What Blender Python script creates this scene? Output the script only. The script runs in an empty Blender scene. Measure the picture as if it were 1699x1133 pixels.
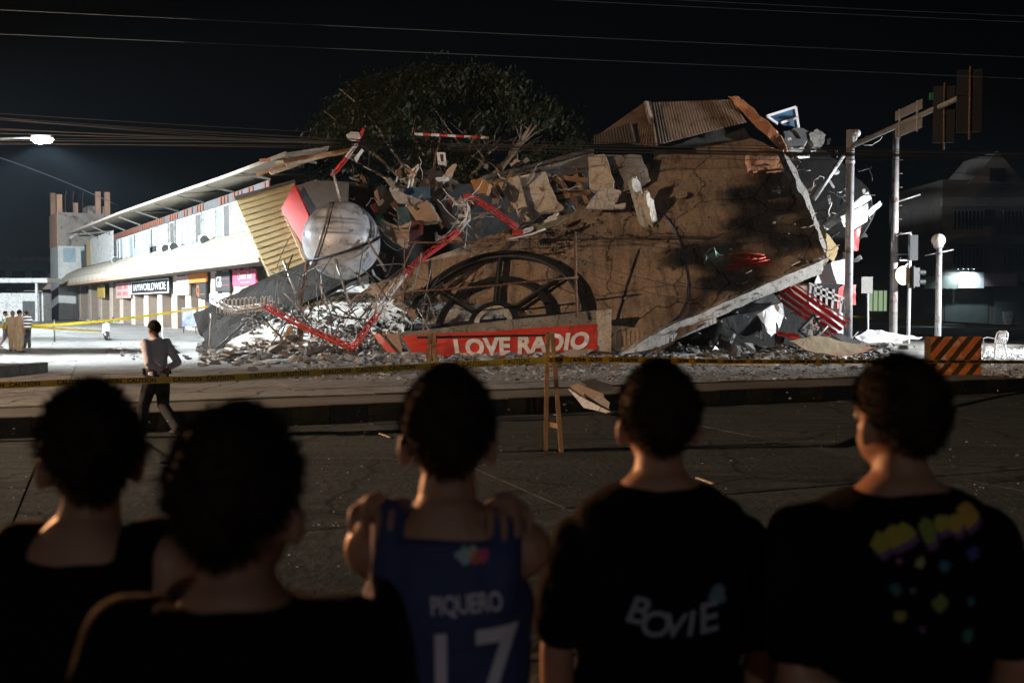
import bpy, bmesh, math, random
from mathutils import Vector, Matrix, noise
from mathutils.bvhtree import BVHTree

R = math.radians
rnd = random.Random(7)
SC = bpy.context.scene
COL = SC.collection

# ------------------------------------------------------------------ camera
CAMZ = 1.85
FPX, PITCH = 1652.0, R(2.097)
CAM = Vector((0, 0, CAMZ))
cd = bpy.data.cameras.new('camera')
cd.sensor_width = 36.0
cd.lens = 36.0 * FPX / 1699.0
cd.clip_start, cd.clip_end = 0.05, 2000
cd.dof.use_dof = True
cd.dof.focus_distance = 34.0
cd.dof.aperture_fstop = 3.0
co = bpy.data.objects.new('camera', cd)
COL.objects.link(co)
co.location = CAM
co.rotation_euler = (R(90) - PITCH, 0, 0)
SC.camera = co

# ------------------------------------------------------------------ night sky, faint added fill
w = bpy.data.worlds.new('World')
SC.world = w
w.use_nodes = True
nt = w.node_tree
sky = nt.nodes.new('ShaderNodeTexSky')
sky.sky_type = 'NISHITA'
sky.sun_disc = False
sky.sun_elevation = R(38)
sky.sun_rotation = R(200)
nt.links.new(sky.outputs['Color'], nt.nodes['Background'].inputs['Color'])
nt.nodes['Background'].inputs['Strength'].default_value = 0.0002
md = bpy.data.lights.new('fill_sun', 'SUN')
md.energy = 0.012  # added fill on the crowd's backs; no moon stands in the sky
md.angle = R(0.5)
md.color = (1.0, 0.93, 0.86)
mo = bpy.data.objects.new('fill_sun', md)
COL.objects.link(mo)
mo.rotation_euler = Vector((0.25, 0.75, -0.60)).to_track_quat('-Z', 'Y').to_euler()

SC.view_settings.view_transform = 'Standard'
SC.view_settings.look = 'None'
SC.view_settings.exposure = 0.5
SC.view_settings.gamma = 1
SC.cycles.use_denoising = True
SC.cycles.max_bounces = 5
SC.cycles.diffuse_bounces = 2
SC.cycles.glossy_bounces = 2
SC.cycles.volume_bounces = 0
SC.cycles.sample_clamp_indirect = 4.0


def spot(name, loc, target, watts, color, size=120, blend=0.6, radius=0.18, parent=None):
    d = bpy.data.lights.new(name, 'SPOT')
    d.energy, d.color = watts, color
    d.spot_size, d.spot_blend = R(size), blend
    d.shadow_soft_size = radius
    o = bpy.data.objects.new(name, d)
    COL.objects.link(o)
    o.location = loc
    o.rotation_euler = (Vector(target) - Vector(loc)).to_track_quat('-Z', 'Y').to_euler()
    return o


LAMP_A = Vector((-18.75, 40.0, 8.5))      # white street lamp seen at the left
LAMP_B = Vector((-24.0, 9.0, 9.0))        # orange street lamp left of the crowd
LAMP_C = Vector((25.0, 36.0, 4.9))        # white floodlight right of the frame
LAMP_D = Vector((-50.0, 66.0, 9.0))       # white floodlight facing the arcade
LAMP_E = Vector((2.5, -38.0, 10.0))         # street lamp behind the crowd
RIM_F = Vector((-9.5, 12.5, 3.2))         # added low orange rim light for the crowd, no lamp known there
WHITE = (0.86, 0.96, 1.0)
SODIUM = (1.0, 0.68, 0.44)
spot('street_lamp_light', LAMP_A - Vector((0, 0, .12)), (-19, 43, 0), 225000, WHITE, 162, .5, .22)
spot('sodium_lamp_light', LAMP_B - Vector((0, 0, .12)), (4, 36, 3), 145000, SODIUM, 124, .6, .20)
spot('crowd_rim_light', RIM_F, (.2, 1.75, 1.45), 6500, (1.0, .45, .19), 30, .6, .10)
spot('right_flood_light', LAMP_C - Vector((.2, 0, .12)), (12, 39.5, 1.5), 16500, (0.93, 0.97, 1.0), 110, .8, .20)
spot('rear_lamp_light', LAMP_E - Vector((0, 0, .12)), (-4, 13, 1.0), 19000, (.95, .91, .95), 50, 1.0, .20)
spot('arcade_flood_light', LAMP_D + Vector((.4, .2, 0)), (-32, 82, 3), 88000, WHITE, 126, .15, .30)


# ------------------------------------------------------------------ pixel -> place
def ray(px, py):
    x, y = (px - 849.5) / FPX, -(py - 566.5) / FPX
    d = Vector((x, math.cos(PITCH) + y * math.sin(PITCH), -math.sin(PITCH) + y * math.cos(PITCH)))
    return d / d.y


def P(px, py, D):
    return CAM + ray(px, py) * D


def G(px, py, z=0.0):
    d = ray(px, py)
    return CAM + d * ((z - CAMZ) / d.z)


def plane3(a, b, c):
    a, b, c = P(*a), P(*b), P(*c)
    n = (b - a).cross(c - a).normalized()
    if n.dot(CAM - a) < 0:
        n = -n
    return a, n


def planeT(px, py, D, up=0, yaw=0):
    """plane through a pixel at depth D; faces the viewer, tipped up / turned right by degrees"""
    a, b = R(up), R(yaw)
    return P(px, py, D), Vector((math.sin(b) * math.cos(a), -math.cos(b) * math.cos(a), math.sin(a)))


def onp(px, py, pl):
    d = ray(px, py)
    t = (pl[0] - CAM).dot(pl[1]) / d.dot(pl[1])
    return CAM + d * t


# ------------------------------------------------------------------ materials
MATS = {}


def M(name, c1, c2=None, scale=2.0, rough=.8, metal=0.0, bump=.25, bscale=18.0, detail=8, lo=.35, hi=.65, emit=0, spec=.5, c3=None, c3s=9.0, streak=None, crack=0.0):
    if name in MATS:
        return MATS[name]
    m = bpy.data.materials.new(name)
    m.use_nodes = True
    t = m.node_tree
    b = t.nodes['Principled BSDF']
    b.inputs['Roughness'].default_value = rough
    b.inputs['Metallic'].default_value = metal
    b.inputs['Specular IOR Level'].default_value = spec
    tc = t.nodes.new('ShaderNodeTexCoord')
    src = tc.outputs['Object']
    col = None
    if c2 is not None:
        n = t.nodes.new('ShaderNodeTexNoise')
        n.inputs['Scale'].default_value = scale
        n.inputs['Detail'].default_value = detail
        n.inputs['Roughness'].default_value = .62
        t.links.new(src, n.inputs['Vector'])
        r = t.nodes.new('ShaderNodeValToRGB')
        r.color_ramp.elements[0].position, r.color_ramp.elements[1].position = lo, hi
        r.color_ramp.elements[0].color = (*c1, 1)
        r.color_ramp.elements[1].color = (*c2, 1)
        t.links.new(n.outputs['Fac'], r.inputs['Fac'])
        col = r.outputs['Color']
        if c3 is not None:
            n3 = t.nodes.new('ShaderNodeTexNoise')
            n3.inputs['Scale'].default_value = c3s
            n3.inputs['Detail'].default_value = 5
            t.links.new(src, n3.inputs['Vector'])
            r3 = t.nodes.new('ShaderNodeValToRGB')
            r3.color_ramp.elements[0].position, r3.color_ramp.elements[1].position = .55, .68
            t.links.new(n3.outputs['Fac'], r3.inputs['Fac'])
            mx = t.nodes.new('ShaderNodeMix')
            mx.data_type = 'RGBA'
            t.links.new(r3.outputs['Color'], mx.inputs[0])
            t.links.new(col, mx.inputs[6])
            mx.inputs[7].default_value = (*c3, 1)
            col = mx.outputs[2]
        if streak is not None:
            mp = t.nodes.new('ShaderNodeMapping')
            mp.inputs['Scale'].default_value = streak[1]
            t.links.new(src, mp.inputs['Vector'])
            n4 = t.nodes.new('ShaderNodeTexNoise')
            n4.inputs['Scale'].default_value = 1.0
            n4.inputs['Detail'].default_value = 7
            n4.inputs['Roughness'].default_value = .7
            t.links.new(mp.outputs['Vector'], n4.inputs['Vector'])
            r4 = t.nodes.new('ShaderNodeValToRGB')
            r4.color_ramp.elements[0].position, r4.color_ramp.elements[1].position = .46, .66
            t.links.new(n4.outputs['Fac'], r4.inputs['Fac'])
            mx4 = t.nodes.new('ShaderNodeMix')
            mx4.data_type = 'RGBA'
            t.links.new(r4.outputs['Color'], mx4.inputs[0])
            t.links.new(col, mx4.inputs[6])
            mx4.inputs[7].default_value = (*streak[0], 1)
            col = mx4.outputs[2]
        if crack:
            nd = t.nodes.new('ShaderNodeTexNoise')
            nd.inputs['Scale'].default_value = 1.3
            nd.inputs['Detail'].default_value = 4
            t.links.new(src, nd.inputs['Vector'])
            av = t.nodes.new('ShaderNodeMix')
            av.data_type = 'RGBA'
            av.blend_type = 'LINEAR_LIGHT'
            av.inputs[0].default_value = .35
            t.links.new(src, av.inputs[6])
            t.links.new(nd.outputs['Color'], av.inputs[7])
            vo = t.nodes.new('ShaderNodeTexVoronoi')
            vo.feature = 'DISTANCE_TO_EDGE'
            vo.inputs['Scale'].default_value = crack
            t.links.new(av.outputs[2], vo.inputs['Vector'])
            rc = t.nodes.new('ShaderNodeValToRGB')
            rc.color_ramp.elements[0].position, rc.color_ramp.elements[1].position = .004, .014
            rc.color_ramp.elements[0].color = (.22, .20, .19, 1)
            t.links.new(vo.outputs['Distance'], rc.inputs['Fac'])
            nf = t.nodes.new('ShaderNodeTexNoise')
            nf.inputs['Scale'].default_value = 9.0
            nf.inputs['Detail'].default_value = 9
            nf.inputs['Roughness'].default_value = .75
            t.links.new(src, nf.inputs['Vector'])
            rf_ = t.nodes.new('ShaderNodeValToRGB')
            rf_.color_ramp.elements[0].position, rf_.color_ramp.elements[1].position = .32, .68
            rf_.color_ramp.elements[0].color = (.55, .55, .56, 1)
            rf_.color_ramp.elements[1].color = (1.3, 1.28, 1.26, 1)
            t.links.new(nf.outputs['Fac'], rf_.inputs['Fac'])
            for o_ in (rc.outputs['Color'], rf_.outputs['Color']):
                mm = t.nodes.new('ShaderNodeMix')
                mm.data_type = 'RGBA'
                mm.blend_type = 'MULTIPLY'
                mm.inputs[0].default_value = .9
                t.links.new(col, mm.inputs[6])
                t.links.new(o_, mm.inputs[7])
                col = mm.outputs[2]
        t.links.new(col, b.inputs['Base Color'])
    else:
        b.inputs['Base Color'].default_value = (*c1, 1)
    if bump:
        n2 = t.nodes.new('ShaderNodeTexNoise')
        n2.inputs['Scale'].default_value = bscale
        n2.inputs['Detail'].default_value = 6
        t.links.new(src, n2.inputs['Vector'])
        bp = t.nodes.new('ShaderNodeBump')
        bp.inputs['Strength'].default_value = bump
        bp.inputs['Distance'].default_value = .05
        t.links.new(n2.outputs['Fac'], bp.inputs['Height'])
        t.links.new(bp.outputs['Normal'], b.inputs['Normal'])
    if emit:
        b.inputs['Emission Color'].default_value = (*c1, 1)
        b.inputs['Emission Strength'].default_value = emit
    MATS[name] = m
    return m


def brick_mat(name, c1, c2, mortar, scale):
    m = M(name, c1, rough=.9, bump=0)
    t = m.node_tree
    b = t.nodes['Principled BSDF']
    tc = t.nodes['Texture Coordinate']
    mp = t.nodes.new('ShaderNodeMapping')
    mp.inputs['Rotation'].default_value = (R(90), 0, 0)
    t.links.new(tc.outputs['Object'], mp.inputs['Vector'])
    k = t.nodes.new('ShaderNodeTexBrick')
    k.inputs['Scale'].default_value = scale
    k.inputs['Color1'].default_value = (*c1, 1)
    k.inputs['Color2'].default_value = (*c2, 1)
    k.inputs['Mortar'].default_value = (*mortar, 1)
    t.links.new(mp.outputs['Vector'], k.inputs['Vector'])
    t.links.new(k.outputs['Color'], b.inputs['Base Color'])
    return m


CONC = M('concrete', (.30, .285, .26), (.17, .16, .145), 1.6, .9, bump=.5, c3=(.10, .09, .08), crack=.9)
CONC_L = M('pale_concrete', (.55, .54, .51), (.36, .35, .33), 1.4, .9, bump=.35, c3=(.22, .20, .18), c3s=6)
CONC_D = M('shade_dark_concrete', (.042, .041, .039), (.016, .016, .016), 1.5, .95, bump=.5)  # near black: shade of the hollow and unlit walls put into the colour
CONC_B = M('brown_screed', (.47, .355, .255), (.29, .215, .155), .55, .93, bump=.45, bscale=16, c3=(.30, .265, .225), c3s=.8, lo=.3, hi=.7, streak=((.15, .115, .085), (2.6, .5, .5)), crack=.36)
PLAST = M('cream_plaster', (.60, .55, .48), (.42, .37, .31), 1.2, .85, bump=.3, c3=(.28, .235, .19), c3s=2.2, crack=1.2)
ORANGEW = M('orange_plaster', (.50, .22, .10), (.30, .14, .08), 2.5, .9, bump=.5)
WHITE_P = M('white_panel', (.74, .74, .73), (.60, .60, .60), 2, .55, bump=.12, c3=(.42, .40, .37), c3s=4, crack=1.1)
WHITE_S = M('white_sheet_metal', (.72, .72, .73), (.62, .62, .64), 1.2, .4, metal=.0, bump=.1)
RED_P = M('red_panel', (.62, .035, .03), (.45, .02, .02), 1.5, .4, bump=.08)
RED_M = M('red_mast_paint', (.62, .05, .035), (.40, .03, .025), 6, .5, bump=.15)
WHT_M = M('white_mast_paint', (.70, .66, .64), (.55, .5, .48), 6, .5, bump=.15)
TAN = M('tan_siding', (.42, .35, .19), (.34, .27, .14), 1.3, .55, bump=.1, c3=(.24, .2, .12), c3s=.7)
STEEL = M('galvanised_steel', (.52, .53, .55), (.38, .39, .41), 3, .42, metal=.4, bump=.12, c3=(.20, .15, .12), c3s=4)
TANKM = M('tank_steel', (.58, .60, .64), (.36, .38, .42), 2.2, .48, metal=.2, bump=.12, bscale=7, c3=(.22, .21, .20), c3s=3)
DARKM = M('dark_steel', (.035, .042, .05), (.02, .022, .026), 4, .42, metal=.3, bump=.15)
RUST = M('rusty_steel', (.20, .10, .055), (.10, .055, .035), 9, .8, metal=.3, bump=.4, c3=(.28, .22, .18), c3s=14)
BLACKM = M('black_rod', (.03, .03, .032), (.05, .04, .035), 8, .6, bump=.2)
GREYROD = M('grey_rod', (.33, .32, .31), (.2, .19, .18), 8, .5, metal=.3, bump=.2)
WOOD = M('weathered_wood', (.30, .19, .11), (.20, .12, .07), 5, .8, bump=.4, bscale=30)
WOODL = M('pale_wood', (.46, .36, .25), (.34, .26, .17), 5, .8, bump=.3, bscale=30)
PLY = M('plywood', (.40, .33, .22), (.30, .24, .16), 2, .8, bump=.25, c3=(.35, .14, .06), c3s=1.1)
BROWNB = M('brown_board', (.36, .27, .20), (.27, .195, .145), 1.5, .85, bump=.2)
BLUEP = M('blue_panel', (.03, .11, .22), (.02, .07, .14), 2, .5, bump=.1)
GREENP = M('green_panel', (.03, .20, .09), (.02, .14, .06), 2, .5, bump=.1)
DKRED = M('dark_red_panel', (.14, .03, .025), (.09, .02, .02), 2, .6, bump=.1)
BLACKP = M('black_panel', (.022, .022, .024), (.04, .04, .042), 2, .5, bump=.2)
CHAR = M('charcoal_panel', (.06, .062, .066), (.10, .10, .10), 2.5, .7, bump=.25)
ROOFM = M('roof_sheet', (.30, .22, .165), (.20, .15, .115), 1.0, .5, metal=.2, bump=.15, c3=(.15, .08, .05), c3s=2)
GLASS = M('dark_glass', (.02, .025, .035), rough=.08, bump=0)
LEAF = M('leaf', (.030, .034, .011), (.018, .021, .007), 3, .6, bump=0)
BARK = M('bark', (.26, .18, .11), (.17, .12, .075), 6, .9, bump=.6)
CABLE = M('cable_black', (.018, .018, .02), rough=.5, bump=0)
WIREM = M('wire_metal', (.10, .13, .16), rough=.5, metal=.2, bump=0)
YEL = M('yellow_tape', (.86, .64, .03), (.76, .56, .03), 3, .4, bump=.1)
_t = YEL.node_tree                       # plastic film lets light through
_tr = _t.nodes.new('ShaderNodeBsdfTranslucent')
_tr.inputs['Color'].default_value = (.80, .58, .03, 1)
_mx = _t.nodes.new('ShaderNodeMixShader')
_mx.inputs[0].default_value = .35
_t.links.new(_t.nodes['Principled BSDF'].outputs[0], _mx.inputs[1])
_t.links.new(_tr.outputs[0], _mx.inputs[2])
_t.links.new(_mx.outputs[0], _t.nodes['Material Output'].inputs['Surface'])
INK = M('black_ink', (.012, .015, .015), rough=.6, bump=0)
WINK = M('white_ink', (.72, .73, .76), rough=.6, bump=0)


# ------------------------------------------------------------------ scene helpers
def tag(o, label=None, cat=None, group=None, kind=None):
    if label:
        o['label'] = label
    if cat:
        o['category'] = cat
    if group:
        o['group'] = group
    if kind:
        o['kind'] = kind
    return o


def thing(name, label, cat, loc=(0, 0, 0), rz=0, group=None):
    o = bpy.data.objects.new(name, None)
    COL.objects.link(o)
    o.location = loc
    o.rotation_euler = (0, 0, rz)
    return tag(o, label, cat, group)


def wloc(o):
    v = o.location.copy()
    while o.parent:
        o = o.parent
        v += o.location
    return v


class MB:
    def __init__(s):
        s.v, s.f, s.sm = [], [], True

    def add(s, vs, fs):
        n = len(s.v)
        s.v += [Vector(v) for v in vs]
        s.f += [tuple(i + n for i in f) for f in fs]
        return s

    def box(s, c, d, rot=None):
        c = Vector(c)
        vs = []
        for x in (-.5, .5):
            for y in (-.5, .5):
                for z in (-.5, .5):
                    v = Vector((x * d[0], y * d[1], z * d[2]))
                    if rot is not None:
                        v = rot @ v
                    vs.append(c + v)
        return s.add(vs, [(0, 1, 3, 2), (4, 6, 7, 5), (0, 4, 5, 1), (2, 3, 7, 6), (0, 2, 6, 4), (1, 5, 7, 3)])

    def hexa(s, b, t):
        return s.add(list(b) + list(t), [(3, 2, 1, 0), (4, 5, 6, 7), (0, 1, 5, 4), (1, 2, 6, 5), (2, 3, 7, 6), (3, 0, 4, 7)])

    def bar(s, a, b, wd, ht, up=(0, 0, 1)):
        a, b = Vector(a), Vector(b)
        d = (b - a).normalized()
        u = Vector(up)
        if abs(d.dot(u)) > .98:
            u = Vector((0, 1, 0))
        x = d.cross(u).normalized()
        z = x.cross(d)
        q = lambda p: [p - x * wd / 2 - z * ht / 2, p + x * wd / 2 - z * ht / 2, p + x * wd / 2 + z * ht / 2, p - x * wd / 2 + z * ht / 2]
        return s.hexa(q(a), q(b))

    def tube(s, pts, r, n=6, cap=True):
        pts = [Vector(p) for p in pts]
        rs = r if isinstance(r, (list, tuple)) else [r] * len(pts)
        base = len(s.v)
        prev = None
        for i, p in enumerate(pts):
            d = (pts[min(i + 1, len(pts) - 1)] - pts[max(i - 1, 0)])
            d = d.normalized() if d.length > 1e-9 else Vector((0, 0, 1))
            if prev is None:
                u = Vector((0, 0, 1)) if abs(d.z) < .9 else Vector((1, 0, 0))
                x = d.cross(u).normalized()
            else:
                x = (prev - d * prev.dot(d))
                x = x.normalized() if x.length > 1e-6 else d.orthogonal().normalized()
            prev = x
            y = d.cross(x)
            for k in range(n):
                a = 2 * math.pi * k / n
                s.v.append(p + (x * math.cos(a) + y * math.sin(a)) * rs[i])
        for i in range(len(pts) - 1):
            for k in range(n):
                a, b = base + i * n + k, base + i * n + (k + 1) % n
                s.f.append((a, b, b + n, a + n))
        if cap:
            s.f.append(tuple(base + k for k in range(n))[::-1])
            e = base + (len(pts) - 1) * n
            s.f.append(tuple(e + k for k in range(n)))
        return s

    def poly(s, pts, nrm, th):
        """outline extruded away from nrm"""
        pts = [Vector(p) for p in pts]
        m = len(pts)
        a = Vector((0, 0, 0))
        for i in range(m):
            a += (pts[i] - pts[0]).cross(pts[(i + 1) % m] - pts[0])
        if a.dot(nrm) < 0:
            pts = pts[::-1]
        back = [p - nrm * th for p in pts]
        fs = [tuple(range(m)), tuple(range(2 * m - 1, m - 1, -1))]
        for i in range(m):
            j = (i + 1) % m
            fs.append((i, m + i, m + j, j))
        return s.add(pts + back, fs)

    def sphere(s, c, r, nu=16, nv=10, sc=(1, 1, 1), a0=0.0, a1=math.pi):
        c = Vector(c)
        base = len(s.v)
        for j in range(nv + 1):
            t = a0 + (a1 - a0) * j / nv
            for i in range(nu):
                p = 2 * math.pi * i / nu
                s.v.append(c + Vector((math.sin(t) * math.cos(p) * sc[0], math.sin(t) * math.sin(p) * sc[1], math.cos(t) * sc[2])) * r)
        for j in range(nv):
            for i in range(nu):
                k = (i + 1) % nu
                s.f.append((base + j * nu + i, base + (j + 1) * nu + i, base + (j + 1) * nu + k, base + j * nu + k))
        return s

    def lathe(s, prof, c=(0, 0, 0), n=16):
        c = Vector(c)
        base = len(s.v)
        for r, z in prof:
            for i in range(n):
                a = 2 * math.pi * i / n
                s.v.append(c + Vector((r * math.cos(a), r * math.sin(a), z)))
        for j in range(len(prof) - 1):
            for i in range(n):
                k = (i + 1) % n
                s.f.append((base + j * n + i, base + j * n + k, base + (j + 1) * n + k, base + (j + 1) * n + i))
        return s

    def build(s, name, mat, parent=None, smooth=False, local=False, label=None, cat=None, group=None, kind=None):
        me = bpy.data.meshes.new(name)
        if local:
            c = Vector((0, 0, 0))
        else:
            n = max(1, len(s.v))
            c = Vector((sum(v.x for v in s.v) / n, sum(v.y for v in s.v) / n, min((v.z for v in s.v), default=0)))
        me.from_pydata([v - c for v in s.v], [], s.f)
        if isinstance(mat, (list, tuple)):
            for m in mat:
                me.materials.append(m)
        else:
            me.materials.append(mat)
        if smooth:
            me.shade_smooth()
        me.update()
        o = bpy.data.objects.new(name, me)
        COL.objects.link(o)
        o.location = c
        if parent is not None:
            o.parent = parent
            if not local:
                o.location = c - wloc(parent)
        return tag(o, label, cat, group, kind)


def recalc(o):
    bm = bmesh.new()
    bm.from_mesh(o.data)
    bmesh.ops.remove_doubles(bm, verts=bm.verts, dist=1e-5)
    bmesh.ops.recalc_face_normals(bm, faces=bm.faces)
    bm.to_mesh(o.data)
    bm.free()
    return o


def jag(pts, n, amp, seed, skip=()):
    """break an outline's edges into n ragged steps"""
    r = random.Random(seed)
    out = []
    m = len(pts)
    for i in range(m):
        a, b = Vector((*pts[i], 0)), Vector((*pts[(i + 1) % m], 0))
        out.append((a.x, a.y))
        if i in skip:
            continue
        L = (b - a).length
        k = n if n > 0 else max(1, int(L / -n))
        for j in range(1, k):
            q = a.lerp(b, (j + r.uniform(-.3, .3)) / k)
            out.append((q.x + r.uniform(-amp, amp), q.y + r.uniform(-amp, amp)))
    return out


def plate(name, outline, pl, th, mat, parent=None, jagn=0, amp=1.5, sub=0, disp=0.0, seed=0, skip=(), **kw):
    if jagn:
        outline = jag(outline, jagn, amp, seed, skip)
    pts = [onp(x, y, pl) for x, y in outline]
    mb = MB().poly(pts, pl[1], th)
    o = mb.build(name, mat, parent, **kw)
    if sub:
        bm = bmesh.new()
        bm.from_mesh(o.data)
        bmesh.ops.triangulate(bm, faces=[f for f in bm.faces if len(f.verts) > 4], quad_method='BEAUTY', ngon_method='BEAUTY')
        for _ in range(sub):
            L = [e for e in bm.edges if e.calc_length() > .35]
            bmesh.ops.subdivide_edges(bm, edges=L, cuts=1, use_grid_fill=True)
            bmesh.ops.triangulate(bm, faces=[f for f in bm.faces if len(f.verts) > 4])
        for v in bm.verts:
            q = v.co * .6 + Vector((seed * 3.1, 0, 0))
            v.co += pl[1] * (noise.noise(q) * disp * 2 + noise.noise(q * 4.3) * disp)
        bm.to_mesh(o.data)
        bm.free()
    return o


def loose(name, label, cat, outline, pl, th, mat, group=None, **kw):
    return plate(name, outline, pl, th, mat, label=label, cat=cat, group=group, **kw)


def rod(name, pts, r, mat, parent=None, n=6, **kw):
    return MB().tube(pts, r, n).build(name, mat, parent, smooth=True, **kw)


def copy_tree(o, parent=None):
    c = o.copy()
    COL.objects.link(c)
    c.parent = parent
    for ch in list(o.children):
        copy_tree(ch, c)
    return c


TSC = bpy.data.scenes.new('scratch')      # modifiers are applied here, then it is removed


def textmesh(body, size, shear=0.0, bold=0.0, spacing=1.0):
    cu = bpy.data.curves.new('lettering', 'FONT')
    cu.body = body
    cu.size = size
    cu.shear = shear
    cu.offset = bold
    cu.space_character = spacing
    cu.align_x, cu.align_y = 'CENTER', 'CENTER'
    cu.resolution_u = 3
    cu.extrude = .003
    o = bpy.data.objects.new('lettering', cu)
    TSC.collection.objects.link(o)
    TSC.view_layers[0].update()
    dg = TSC.view_layers[0].depsgraph
    me = bpy.data.meshes.new_from_object(o.evaluated_get(dg))
    bpy.data.objects.remove(o)
    bpy.data.curves.remove(cu)
    me.materials.clear()
    return me


def sign_text(body, size, c, xdir, ydir, mat, parent, width=None, **kw):
    """raised lettering centred at world point c"""
    me = textmesh(body, size, **kw)
    x, y = Vector(xdir).normalized(), Vector(ydir).normalized()
    n = x.cross(y)
    xs = [v.co.x for v in me.vertices]
    k = width / (max(xs) - min(xs)) if width else 1
    for v in me.vertices:
        v.co = x * v.co.x * k + y * v.co.y + n * v.co.z
    me.materials.append(mat)
    o = bpy.data.objects.new('lettering', me)
    COL.objects.link(o)
    o.parent = parent
    o.location = Vector(c) - wloc(parent)
    return o


def struct(o):
    o['kind'] = 'structure'
    return o

# ================================================================== SETTING
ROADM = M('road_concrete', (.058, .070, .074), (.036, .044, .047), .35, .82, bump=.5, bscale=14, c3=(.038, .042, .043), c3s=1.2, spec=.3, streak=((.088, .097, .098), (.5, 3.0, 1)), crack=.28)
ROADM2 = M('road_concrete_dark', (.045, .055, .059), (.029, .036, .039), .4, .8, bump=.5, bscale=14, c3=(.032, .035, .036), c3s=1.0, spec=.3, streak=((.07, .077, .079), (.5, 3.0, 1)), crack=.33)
JOINT = M('joint_tar', (.03, .03, .03), (.05, .05, .048), 2, .95, bump=.2)
mb = MB()
mb.add([(-600, -60, -.06), (600, -60, -.06), (600, 900, -.06), (-600, 900, -.06)], [(0, 1, 2, 3)])
struct(mb.build('ground', JOINT))
ROADF = M('road_far', (.33, .33, .32), (.24, .24, .232), .3, .82, bump=.4, bscale=10, c3=(.17, .17, .165), c3s=.8, spec=.3, crack=.25)  # paler than the near bays; part of the lamplight is put into the colour
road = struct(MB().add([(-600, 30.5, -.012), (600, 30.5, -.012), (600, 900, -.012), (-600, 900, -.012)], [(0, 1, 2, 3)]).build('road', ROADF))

# the near carriageway is laid in concrete bays with open joints
DIR = Vector((.924, .382, 0))                 # runs along the median
PER = Vector((-.382, .924, 0))
ORG = G(610, 700)
nearroad = struct(MB().add([ORG + DIR * a + PER * b + Vector((0, 0, -.05)) for a, b in ((-30, -16), (34, -16), (34, 26), (-30, 26))], [(0, 1, 2, 3)]).build('road', JOINT))
BL, BW = 4.6, 3.45
for i in range(-6, 7):
    for j in range(-4, 7):
        r = random.Random(i * 31 + j)
        a0, b0 = i * BL + (j % 2) * .0, -.35 + j * BW
        g = .012
        dz = r.uniform(-.006, .004)
        q = [ORG + DIR * x + PER * y for x, y in ((a0 + g, b0 + g), (a0 + BL - g, b0 + g), (a0 + BL - g, b0 + BW - g), (a0 + g, b0 + BW - g))]
        if max(p.y for p in q) < 2.5 or min(p.y for p in q) > 33 or abs(sum(p.x for p in q) / 4) > .62 * max(p.y for p in q) + 3:
            continue
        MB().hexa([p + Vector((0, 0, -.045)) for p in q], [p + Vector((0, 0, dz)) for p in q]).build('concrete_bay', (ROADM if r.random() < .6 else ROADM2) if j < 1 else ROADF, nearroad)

# pavement under the crowd
pave = struct(MB().box((0, -2.6, .02), (26, 9.6, .26)).build('pavement', CONC))

# median with painted kerb blocks
MEDT = M('median_top', (.16, .155, .145), (.10, .097, .09), .8, .9, bump=.4)
KY = M('kerb_yellow', (.11, .085, .03), (.05, .045, .034), 3, .9, bump=.3, c3=(.05, .045, .04), c3s=6)
KB = M('kerb_black', (.035, .034, .032), (.07, .066, .06), 3, .9, bump=.3)
med = struct(MB().hexa([ORG + DIR * a + PER * b + Vector((0, 0, -.03)) for a, b in ((-16, .22), (14.5, .22), (14.5, 1.65), (-16, 1.65))],
                       [ORG + DIR * a + PER * b + Vector((0, 0, .27)) for a, b in ((-16, .22), (14.5, .22), (14.5, 1.65), (-16, 1.65))]).build('median', MEDT))
k = 0
a = -15.0
while a < 14.2:
    for b0 in (0.0, 1.66):
        q = [(a + .006, b0), (a + .594, b0), (a + .594, b0 + .215), (a + .006, b0 + .215)]
        h = .285 + rnd.uniform(-.008, .008)
        MB().hexa([ORG + DIR * x + PER * y + Vector((0, 0, -.03)) for x, y in q], [ORG + DIR * x + PER * (y + (.02 if n < 2 and b0 == 0 else 0)) + Vector((0, 0, h)) for n, (x, y) in enumerate(q)]).build('kerb_block', KY if k % 2 else KB, med)
    a += .6
    k += 1

# traffic island at the left with a dark kerb
q0, q1 = G(80, 617), G(-60, 632)
d = (q1 - q0).normalized()
p_ = Vector((-d.y, d.x, 0))
if p_.y < 0:
    p_ = -p_
isl = struct(MB().hexa([q0 + p_ * .2, q0 + d * 12 + p_ * .2, q0 + d * 12 + p_ * 4.6, q0 + p_ * 4.2 + d * 2.0],
                       [q + Vector((0, 0, .25)) for q in (q0 + p_ * .2, q0 + d * 12 + p_ * .2, q0 + d * 12 + p_ * 4.6, q0 + p_ * 4.2 + d * 2.0)]).build('traffic_island', MEDT))
for i in range(8):
    a = q0 + d * (i * 1.2)
    MB().hexa([a + d * .01, a + d * 1.19, a + d * 1.19 + p_ * .195, a + d * .01 + p_ * .195], [x + Vector((0, 0, .27)) for x in (a + d * .01, a + d * 1.19, a + d * 1.19 + p_ * .195, a + d * .01 + p_ * .195)]).build('kerb_block', KB, isl)

# raised corner pavement at the right
cp = struct(MB().hexa([Vector((13.6, 41.5, -.03)), Vector((24, 42.5, -.03)), Vector((24, 60, -.03)), Vector((13.6, 60, -.03))],
                      [Vector((13.6, 41.5, .16)), Vector((24, 42.5, .16)), Vector((24, 60, .16)), Vector((13.6, 60, .16))]).build('pavement', CONC))

# ================================================================== ARCADE BUILDING (left)
MO, MU, MN = Vector((-14.5, 58.6, 0)), Vector((-.515, .857, 0)), Vector((-.857, -.515, 0))


def mk(u, v, z):
    return MO + MU * u + MN * v + Vector((0, 0, z))


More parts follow.
